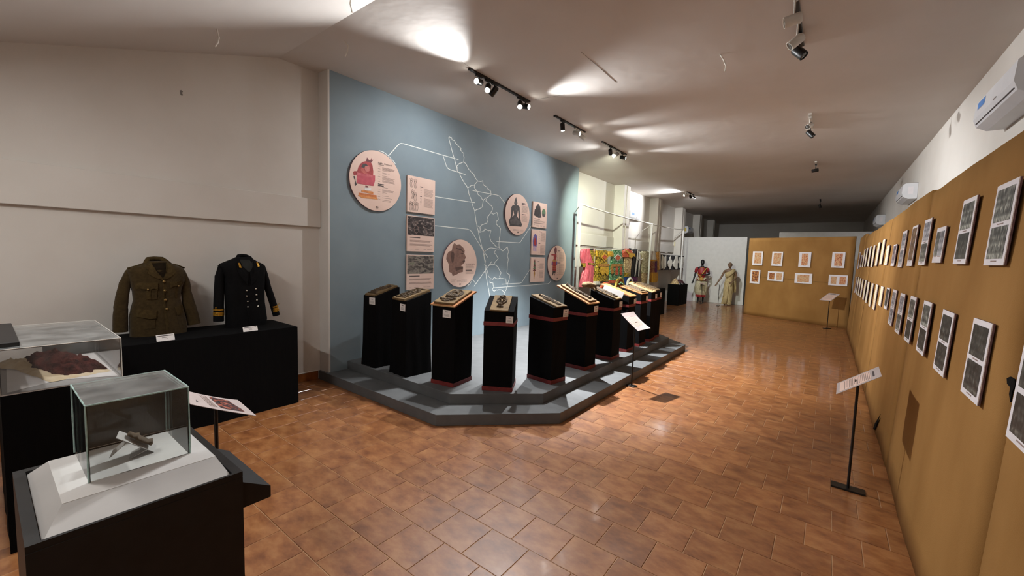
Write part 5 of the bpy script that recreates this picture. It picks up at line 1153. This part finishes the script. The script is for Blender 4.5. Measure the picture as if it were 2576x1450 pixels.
# pink gown
t, robe, deco, F = costume('costume', 'pink satin gown with gold neckline and puffed sleeves', 130, 440, 200, 985)
robe('skirt', [(490,245,420),(640,215,410),(820,165,405),(985,128,402)], pinkc, .07, 9, .022); robe('bodice', [(205,250,430),(260,230,440),(380,245,430),(500,250,425)], pinkc, .06, 4, .006)
robe('sleeve', [(210,190,270),(260,150,265),(400,143,255),(500,165,245)], pinkc, .05, 4, .008, -.02); robe('cuff', [(500,165,245),(520,168,243),(580,178,235)], goldc, .05, 2, .002, -.02)
deco('neck_opening', [(305,205),(370,200),(368,230),(335,240),(310,228)], blk); deco('gold_yoke', [(300,215),(330,245),(370,235),(400,300),(385,440),(365,470),(345,400),(310,290)], goldc, .064); deco('belt', [(270,490),(420,500),(418,540),(330,535),(275,525)], goldc, .066); deco('gold_edge', [(425,210),(440,240),(432,470),(412,690),(400,690),(415,450)], goldc, .05)
# gold costume
t, robe, deco, F = costume('costume', 'gold sequinned costume with diamond chest emblem', 415, 805, 240, 935)
robe('skirt', [(560,480,705),(640,440,715),(760,425,722),(865,415,720)], goldc, .07, 9, .018); robe('bodice', [(245,480,700),(330,485,705),(430,475,705),(560,480,705)], goldc, .06, 5, .008)
robe('sleeve', [(255,435,500),(310,430,490),(365,440,480)], yel, .05, 3, .006, -.01); robe('sleeve', [(262,700,780),(310,695,808),(368,705,800)], yel, .05, 3, .006, -.03)
deco('chest_emblem', [(598,285),(680,375),(598,470),(520,378)], yel, .068); deco('emblem_centre', [(598,325),(648,378),(598,430),(550,378)], redc, .077, .005); deco('belt', [(480,518),(705,515),(703,565),(480,572)], oran, .068)
for a, b in ((545,570),(640,655)): deco('apron_panel', [(a-30,575),(b+15,575),(b+30,680),((a+b)/2,760),(a-40,690)], yel, .085)
robe('hem_band', [(868,415,545),(900,412,545),(935,410,545)], whit, .075, 4, .004)
# green costume
t, robe, deco, F = costume('costume', 'green sequinned costume with white-edged red diamond', 715, 1035, 235, 905)
robe('gown', [(240,790,985),(320,785,1000),(520,760,1015),(680,745,1030),(850,720,1025)], greenc, .065, 8, .014); robe('hem', [(850,725,940),(880,720,935),(905,718,930)], redc, .07, 5, .006)
deco('diamond_border', [(868,312),(948,390),(868,468),(790,392)], whit, .07); deco('diamond', [(868,332),(925,390),(868,448),(812,392)], redc, .079, .005); deco('belt', [(742,522),(968,520),(966,565),(745,572)], oran, .072)
for c in (842,930): deco('red_panel', [(c-22,575),(c+22,575),(c+26,730),(c,745),(c-28,730)], redc, .082)
deco('gold_apron', [(720,540),(765,570),(790,700),(740,720),(715,640)], oran, .074)
# red and yellow yoke costume
t, robe, deco, F = costume('costume', 'beige printed robe with red and yellow yoke over a blue skirt', 975, 1228, 200, 950)
robe('robe', [(375,1040,1195),(480,1045,1200),(600,1035,1180),(700,1040,1165)], beige, .055, 5, .012); robe('hem_band', [(702,1038,1168),(740,1038,1168),(778,1038,1168)], goldc, .06, 2, .004); robe('skirt', [(780,1045,1168),(860,1045,1166),(950,1048,1165)], bluec, .05, 6, .012)
robe('yoke', [(205,1080,1140),(245,1020,1190),(320,980,1222),(380,975,1228)], redc, .07, 4, .006); deco('yellow_panel', [(1095,290),(1220,310),(1228,385),(1190,360),(1150,395),(1100,380)], yel, .075); deco('sash', [(1010,240),(1040,235),(1130,320),(1110,345)], yel, .078, .004); deco('neck_opening', [(1095,195),(1145,200),(1140,232),(1110,225)], blk, .07)
# black robe
t, robe, deco, F = costume('costume', 'long black robe with grey stripes and a looped white cord', 1165, 1385, 215, 870)
robe('robe', [(218,1262,1292),(280,1240,1320),(340,1215,1365),(500,1205,1372),(640,1195,1362),(780,1188,1345)], blk, .06, 5, .012); robe('purple_skirt', [(785,1205,1312),(830,1208,1310),(872,1225,1300)], plum, .05, 4, .008)
for p in ([(1268,230),(1280,230),(1285,400),(1225,770),(1210,770)], [(1300,250),(1312,260),(1335,400),(1300,770),(1286,770)]): deco('grey_stripe', p, whit, .076, .004)
ps = [F(1245+65*k/10, 395+48*math.sin(math.pi*k/10)) for k in range(11)]+[F(1300+70*k/10, 395+45*math.sin(math.pi*k/10)) for k in range(11)]
mk('white_cord', MB().tube([(x,-.085,z) for x,z in ps], .010, 6), whit, t, True)
# pale floral robe
t, robe, deco, F = costume('costume', 'pale floral robe hanging beside the white post', 1350, 1550, 255, 900)
robe('robe', [(262,1400,1520),(300,1360,1545),(450,1372,1548),(600,1385,1545),(700,1390,1530)], pale, .06, 6, .016); robe('underskirt', [(700,1405,1510),(800,1402,1512),(900,1412,1505)], beige, .045, 5, .01)
# maroon and purple
t, robe, deco, F = costume('costume', 'maroon and purple costume with ivory cape over mustard skirt', 1555, 1735, 258, 895)
robe('cape', [(260,1592,1650),(330,1580,1672),(430,1568,1690)], whit, .07, 5, .012); robe('orange_band', [(430,1566,1692),(445,1566,1692),(460,1566,1692)], must, .072, 2, .003); robe('panel', [(460,1562,1662),(580,1560,1660),(692,1558,1658)], mar, .06, 3, .006); robe('purple_side', [(455,1660,1704),(580,1658,1702),(690,1655,1698)], plum, .05, 2, .006); robe('skirt', [(692,1555,1735),(760,1558,1735),(840,1565,1728),(895,1575,1690)], must, .06, 5, .016)
deco('panel_border', [(1572,470),(1652,470),(1650,480),(1572,482)], goldc, .066); deco('panel_border', [(1570,578),(1652,578),(1652,590),(1570,590)], goldc, .066)
t, robe, deco, F = costume('costume', 'narrow orange and gold robe next to the black display board', 1690, 1780, 265, 645)
robe('robe', [(268,1700,1765),(330,1692,1778),(480,1700,1775),(640,1715,1765)], oran, .055, 4, .012); deco('pale_front', [(1725,280),(1750,280),(1748,630),(1730,635)], whit, .06)
# white metal rack in front of the costumes
t = thing('garment_rack', 'white metal frame rack in front of the hanging costumes', 'rack')
RX = -4.60
for y, z in ((8.50,2.90),(13.3,2.83),(16.95,2.90)):
    mk('post', MB().cbox(RX-.022, RX+.022, y-.022, y+.022, 0, z, .003), MT['white'], t); mk('foot', MB().cbox(RX-.06, RX+.06, y-.06, y+.06, 0, .015, .002), MT['white'], t)
    mk('brace', MB().tube([(WL+.10,y+.3,2.62),(RX,y,z-.03)], .010, 6), MT['white'], t)
for (a, za, b, zb, n) in ((8.50,2.88,13.3,2.81,24),(13.3,2.81,16.95,2.88,18)):
    ps = [(RX+.004*math.sin(i*2.2), a+(b-a)*i/n, za+(zb-za)*i/n - .025*math.sin(math.pi*i/n) + .004*math.sin(i*1.7)) for i in range(n+1)]
    mk('top_rail', MB().tube(ps, .018, 8), MT['fixw'], t, True)
mk('hanging_rail', MB().tube([(RX-.115,8.75,1.93),(RX-.115,15.2,1.95)], .010, 8), MT['fixg'], t)
for y in (8.75, 13.3, 15.2): mk('rail_bracket', MB().tube([(RX-.115,y,1.94),(RX-.02,y if y != 8.75 else 8.5,1.94)], .008, 6), MT['white'], t)
# black garment panel
t = thing('display_board', 'black display board with a white edge displaying white garments', 'panel', M=frame((-4.70, 16.14, 1.58), (0,1,0), (-1,0,0), (0,0,1)))
GW = 2.95
mk('board', MB().cbox(-GW/2, GW/2, -.0, .05, -.275, .275, .004), M_('black_felt', (44,44,50), .9, (38,38,44), 20), t)
mk('edge_strip', MB().box(-GW/2, GW/2+.02, -.012, .052, .276, .30), MT['white'], t); mk('edge_strip', MB().box(GW/2+.001, GW/2+.02, -.012, .052, -.275, .276), MT['white'], t)
for y in (-.9, .9): mk('bracket', MB().tube([(y,.05,-.2),(y,.38,-.45)], .014, 6), MT['white'], t)
gsh = [('sleeveless white vest with ragged hem on the black display board', [(-.30,.22),(-.2,.26),(-.1,.18),(.06,.18),(.16,.26),(.26,.2),(.2,-.05),(.24,-.16),(.04,-.25),(-.1,-.2),(-.24,-.24),(-.3,.0)]),
       ('white kite-shaped cloth on the black display board', [(.0,.28),(.13,.1),(.32,-.02),(.1,-.18),(.0,-.25),(-.1,-.2),(-.32,-.02),(-.14,.12)]),
       ('white blouse with one sleeve on the black display board', [(-.14,.25),(.05,.28),(.2,.2),(.28,.02),(.18,-.1),(.24,-.2),(.06,-.27),(-.18,-.18),(-.3,-.14),(-.22,.06),(-.2,.18)]),
       ('square-necked white tunic on the black display board', [(-.28,.22),(-.16,.24),(-.14,.14),(.12,.14),(.14,.24),(.28,.22),(.32,.08),(.18,.0),(.22,-.2),(.0,-.24),(-.22,-.2),(-.18,.0),(-.34,.1)])]
for k, (lb, poly) in enumerate(gsh):
    gt = thing('white_garment', lb, 'garment', M=frame((-4.70, 14.98+.74*k, 1.58), (0,1,0), (-1,0,0), (0,0,1)), group='white garments on the black board')
    bm = bmesh.new(); vs = [bm.verts.new((x*1.05, 0, z)) for x, z in poly]; bm.faces.new(vs); bmesh.ops.triangulate(bm, faces=bm.faces[:]); bmesh.ops.subdivide_edges(bm, edges=bm.edges[:], cuts=3, use_grid_fill=True); bmesh.ops.triangulate(bm, faces=bm.faces[:])
    for v in bm.verts: v.co.y = -.03-.014*math.sin(v.co.x*38+v.co.z*6+k)
    me = bpy.data.meshes.new('cloth'); bm.to_mesh(me); bm.free(); me.materials.append(whit); o = bpy.data.objects.new('cloth', me); COL.objects.link(o); o.parent = gt
    so = o.modifiers.new('s','SOLIDIFY'); so.thickness = .012
    mk('name_tag', MB().box(-.03+.1,.03+.1,-.006,-.003,-.262,-.225), MT['paper'], gt)
# low black table with headgear before the costumes
t = thing('cloth_table', 'long low black-clothed table holding headgear before the costumes', 'table')
clothbox(t, -4.50, -3.95, 9.2, 13.0, .80, MT['black'], .008, 5)
def ontable(u, v, z=.80): p = onX(*Z8(u, v), -4.25); return p
def arch(name, lab, u0, u1, mats, h, kind):
    a, b = onX(*Z8(u0, 900), -4.25), onX(*Z8(u1, 900), -4.25); cy = (a.y+b.y)/2; wd = b.y-a.y
    t = thing(name, lab, 'headdress', M=frame((-4.25, cy, .804), (0,1,0), (-1,0,0), (0,0,1)), group='headgear on the black table')
    mk('base_ring', MB().tube([(wd*.42*math.cos(x), wd*.25*math.sin(x), .03) for x in [2*math.pi*i/20 for i in range(21)]], .03, 8), mats[0], t, True)
    mk('halo', MB().tube([(wd*.46*math.cos(x), .0, .03+h*math.sin(x)) for x in [math.pi*i/20 for i in range(21)]], [.035]*21, 8), mats[1], t, True)
    mk('back_plate', MB().plate([(wd*.44*math.cos(x), .03+h*.95*math.sin(x)) for x in [math.pi*i/16 for i in range(17)]], .0, .02), mats[2], t)
    for i in range(5):
        x = math.pi*(i+.5)/5; mk('jewel', MB().lathe([(0,-.03),(.03,-.015),(.034,0),(.03,.015),(0,.03)], 10, Matrix.Translation((wd*.28*math.cos(x), -.03, .05+h*.6*math.sin(x)))), mats[3], t, True)
    return t
arch('headdress', 'wide red and gold crown with three arches', 548, 800, (redc, redc, mar, yel), .22, 0)
arch('headdress', 'round gold and green headdress with pointed rim', 862, 1052, (blk, goldc, redc, greenc), .32, 1)
arch('headdress', 'white and blue arched headdress', 1095, 1235, (bluec, whit, bluec, yel), .30, 2)
# black box table by the partition with headgear
t = thing('cloth_table', 'small black-clothed table beside the white partition', 'table')
clothbox(t, -4.70, -4.29, 15.72, 16.87, .77, MT['black'], .01, 11)
t = thing('headdress', 'brown pointed headpiece on the small black table', 'headdress', (-4.53, 16.02, .774)); mk('cone', MB().lathe([(0,0),(.15,0),(.14,.06),(.08,.15),(.02,.22),(0,.225)], 14), beige, t, True); mk('brim', MB().lathe([(.14,0),(.19,.005),(.19,.02),(.14,.03)], 16), beige, t, True)
t = thing('headdress', 'dark maroon headpiece on the small black table', 'headdress', (-4.53, 16.56, .774)); mk('dome', MB().lathe([(0,0),(.17,0),(.18,.05),(.14,.12),(.06,.16),(0,.165)], 16), cm('maroon_felt',(66,26,32),(48,18,24)), t, True); mk('ring', MB().tube([(.2*math.cos(a), .2*math.sin(a), .02) for a in [2*math.pi*i/20 for i in range(21)]], .02, 6), blk, t, True)
for k, y in enumerate((15.9, 16.25, 16.75)):
    t = thing('name_card', ['white name card under the brown headpiece','white name card between the two headpieces','white name card beyond the maroon headpiece'][k], 'caption card', (-4.315, y, .774)); mk('card', MB().add(*slab((0,0,.0),(-.03,0,.05),(0,.05,0),.002)), MT['paper'], t); mk('card_text', MB().add(*slab((.002,0,.018),(-.012,0,.042),(0,.03,0),.001)), MT['inkl'], t)
# small switch box on the wall
t = thing('switch_box', 'small cream switch box on the wall of the costume bay', 'switch', M=frame(onX(1697,614,WL+.047), (0,1,0), (-1,0,0), (0,0,1))); mk('box', MB().cbox(-.07,.07,-.04,0,-.09,.09,.004), M_('cream_plastic',(226,216,176),.5,(216,206,166),10), t); mk('rocker', MB().cbox(-.03,.03,-.048,-.04,-.04,.04,.003), MT['white'], t)

# ================================================================== MANNEQUINS
def skinbody(t, verts, edges, mat, nm='body'):
    me = bpy.data.meshes.new(nm); me.from_pydata([v[0] for v in verts], edges, []); o = bpy.data.objects.new(nm, me); COL.objects.link(o); o.parent = t; me.materials.append(mat)
    o.modifiers.new('skin','SKIN'); sk = me.skin_vertices[0].data
    for i, v in enumerate(verts): sk[i].radius = (v[1], v[2] if len(v) > 2 else v[1])
    sk[0].use_root = True
    ss = o.modifiers.new('sub','SUBSURF'); ss.levels = 2; ss.render_levels = 2
    return o
def body(t, mat, la, ra, egg=False, sc=1.0):
    """la, ra: (elbow, wrist, hand) joints of the viewer-left and viewer-right arm; front is -y"""
    V = [((0,0,.92),.13,.10),((0,0,1.08),.11,.085),((0,-.01,1.28),.145,.10),((0,0,1.40),.13,.08),((0,0,1.47),.05,.05),((0,-.01,1.53),.048,.05)]
    E = [(0,1),(1,2),(2,3),(3,4),(4,5)]
    for s, arm in ((-1, la), (1, ra)):
        i = len(V); V += [((s*.175,0,1.39),.052),(arm[0],.040),(arm[1],.030),(arm[2],.034,.018)]; E += [(3,i),(i,i+1),(i+1,i+2),(i+2,i+3)]
        j = len(V); h = Vector(arm[2]); d = (h-Vector(arm[1])).normalized()
        for k, (o_, L) in enumerate(((-.024,.062),(-.008,.075),(.008,.07),(.024,.055))): V += [(tuple(h+Vector((o_,0,0))*.9+d*.03),.011),(tuple(h+Vector((o_,-.006,0))+d*(.03+L*.6)),.0095),(tuple(h+Vector((o_*.9,-.02,0))+d*(.03+L)),.008)]; E += [(i+3,j+3*k),(j+3*k,j+3*k+1),(j+3*k+1,j+3*k+2)]
        j = len(V); V += [(tuple(h+Vector((-s*.03,-.012,0))),.011),(tuple(h+Vector((-s*.042,-.025,0))+d*.035),.009)]; E += [(i+3,j),(j,j+1)]
    for s in (-1, 1):
        i = len(V); V += [((s*.085,0,.86),.088),((s*.095,-.01,.50),.058),((s*.095,.01,.30),.05),((s*.09,.02,.09),.034),((s*.10,-.03,.035),.036,.03),((s*.105,-.11,.028),.036,.022)]; E += [(0,i),(i,i+1),(i+1,i+2),(i+2,i+3),(i+3,i+4),(i+4,i+5)]
    skinbody(t, V, E, mat)
    # head: lofted skull with face planes
    rings = []
    prof = [(1.515,.035,.045,-.01),(1.535,.050,.062,-.02),(1.56,.060,.080,-.018),(1.59,.068,.090,-.012),(1.62,.073,.095,-.006),(1.65,.075,.096,0),(1.68,.072,.092,.004),(1.71,.060,.078,.006),(1.733,.036,.048,.006),(1.742,.008,.012,.006)]
    for z, rx, ry, oy in prof:
        ring = []
        for k in range(28):
            a = 2*math.pi*k/28; x = rx*math.cos(a); y = oy+ry*math.sin(a)
            if not egg and math.sin(a) < 0:
                f = max(0, -math.sin(a))
                if abs(x) < .014 and 1.575 < z < 1.635: y -= .018*(1 if z < 1.6 else .6)*f       # nose
                if .015 < abs(x) < .05 and 1.62 < z < 1.66: y += .010*f                           # eye sockets
                if abs(x) < .028 and 1.55 < z < 1.565: y -= .006*f                                # lips
            ring.append((x, y, z))
        rings.append(ring)
    h = mk('head', MB().loft(rings), mat, t, True); ss = h.modifiers.new('sub','SUBSURF'); ss.levels = 1; ss.render_levels = 2
    if not egg:
        for s in (-1, 1):
            mk('eye', MB().lathe([(0,-.008),(.010,-.004),(.011,0),(.010,.004),(0,.008)], 10, frame((s*.031,-.083,1.636), (1,0,0), (0,0,1), (0,-1,0))), M_('painted_eye',(40,32,28),.4,(60,50,44),20), h, True)
            mk('ear', MB().tube([(s*.072,.0,1.60),(s*.080,.006,1.62),(s*.080,.01,1.65),(s*.072,.004,1.665)], [.008,.013,.013,.008], 8), mat, h, True)
        mk('lips', MB().tube([(-.026,-.088,1.557),(0,-.1,1.56),(.026,-.088,1.557)], [.003,.007,.003], 8), M_('painted_lips',(110,58,50),.5,(120,66,56),20), h, True)
def wrap(t, nm, rows, mat, folds=0, amp=.0, n=40, ph=0):
    """garment: rows of (z, cx, rx, ry, cy)"""
    R2 = []
    for i in range(len(rows)-1):
        for k in range(4): R2.append(tuple(rows[i][j]+(rows[i+1][j]-rows[i][j])*k/4 for j in range(5)))
    R2.append(rows[-1]); rings = []
    for q, (z, cx, rx, ry, cy) in enumerate(R2):
        s = q/(len(R2)-1); rings.append([(cx+(rx+amp*s*math.sin(folds*a+ph))*math.cos(a), cy+(ry+amp*s*math.sin(folds*a+ph))*math.sin(a), z) for a in [2*math.pi*k/n for k in range(n)]])
    return smoothnormals(mk(nm, MB().loft(rings), mat, t, True), 60)
mA = thing('mannequin', 'black faceless mannequin in red blouse, gold sash and puffed ivory skirt', 'mannequin', (-3.97,17.62,0), math.radians(12))
body(mA, MT['skinb'], ((-.24,.02,1.16),(-.29,-.02,.93),(-.31,-.03,.86)), ((.27,-.02,1.17),(.13,-.19,1.14),(.07,-.20,1.15)), egg=True)
wrap(mA, 'blouse', [(.90,0,.165,.135,0),(1.05,0,.135,.11,0),(1.22,0,.158,.122,-.01),(1.36,0,.172,.105,0),(1.42,0,.14,.085,0),(1.45,0,.085,.07,0)], MT['redcloth'])
for s in (-1, 1): mk('blouse_sleeve', MB().tube([(s*.13,0,1.39),(s*.20,0,1.36),(s*.235,.01,1.22)], [.06,.064,.055], 14), MT['redcloth'], mA, True)
wrap(mA, 'skirt', [(.90,0,.15,.125,0),(.84,0,.20,.17,0),(.65,0,.24,.21,0),(.45,0,.225,.20,0),(.34,0,.19,.17,0)], MT['cotton'], 16, .012)
wrap(mA, 'skirt_hem', [(.345,0,.195,.175,0),(.30,0,.195,.175,0),(.255,0,.19,.17,0)], MT['redcloth'], 16, .006)
wrap(mA, 'waist_sash', [(.90,0,.18,.15,0),(.97,0,.185,.152,0),(1.01,0,.172,.14,0)], MT['redcloth'], 10, .006)
mk('gold_sash', MB().tube([(.15,-.10,1.40),(.08,-.155,1.28),(.0,-.165,1.14),(-.06,-.16,1.05)], [.02,.022,.022,.018], 10, [.35]*4), MT['goldcl'], mA, True)
mk('gold_sash', MB().tube([(-.16,-.09,1.18),(-.08,-.15,1.10),(.0,-.17,1.04)], [.018,.02,.018], 10, [.35]*3), MT['goldcl'], mA, True)
mk('neck_trim', MB().tube([(.10*math.cos(a), .0+.085*math.sin(a), 1.435+.02*math.sin(a)) for a in [2*math.pi*i/20 for i in range(21)]], .010, 6), MT['gold'], mA, True)
mk('waist_fan', MB().plate([(-.17,1.0),(-.13,1.04),(.0,.97),(.13,1.04),(.17,1.0),(.10,.92),(.0,.90),(-.10,.92)], -.185, -.165), MT['cotton'], mA)
mk('waist_rosette', MB().lathe([(0,0),(.075,0),(.08,.006),(.05,.014),(0,.016)], 14, frame((0,-.18,.965), (1,0,0), (0,0,1), (0,-1,0))), MT['goldcl'], mA, True)
mk('support_rod', MB().tube([(-.12,.08,0),(-.12,.08,.6)], .008, 6), MT['blackm'], mA)
mB = thing('mannequin', 'brown bald mannequin in a cream sari with one arm lowered', 'mannequin', (-3.0,17.72,0), math.radians(8)); mB.scale = (.955,.955,.955)
body(mB, MT['skinn'], ((-.28,.0,1.14),(-.40,-.06,.92),(-.44,-.08,.84)), ((.26,.03,1.16),(.15,-.17,1.0),(.09,-.22,.94)))
wrap(mB, 'sari_skirt', [(1.02,0,.135,.115,0),(.92,0,.165,.14,0),(.70,0,.175,.15,0),(.40,-.02,.165,.145,0),(.12,-.04,.175,.15,-.01),(.045,-.05,.185,.155,-.02)], MT['sari'], 15, .014)
wrap(mB, 'sari_blouse', [(1.00,0,.14,.12,0),(1.12,0,.135,.11,0),(1.26,0,.165,.125,-.01),(1.33,.01,.165,.11,0),(1.37,.04,.13,.09,0)], MT['sari'], 8, .003)
mk('shoulder_drape', MB().tube([(-.12,-.13,1.14),(-.02,-.15,1.24),(.08,-.13,1.34),(.155,-.03,1.435),(.17,.09,1.36),(.18,.13,1.1),(.20,.13,.8),(.21,.12,.52)], [.06,.075,.075,.06,.07,.085,.09,.085], 12, [.35,.35,.35,.45,.4,.35,.3,.3]), MT['sari'], mB, True)
mk('pleat_front', MB().tube([(-.03,-.15,.98),(-.05,-.17,.7),(-.07,-.175,.35),(-.08,-.18,.06)], [.05,.06,.065,.07], 10, [.4]*4), MT['sari'], mB, True)
# framed paper leaning behind the small table
mk('leaning_sheet', MB().box(-.14,.14,0,.008,0,.36), MT['mount'], label='pale sheet leaning on the white partition foot', cat='sheet').matrix_world = Matrix.Translation((-4.55,18.18,.0)) @ Matrix.Rotation(math.radians(-8),4,'X')
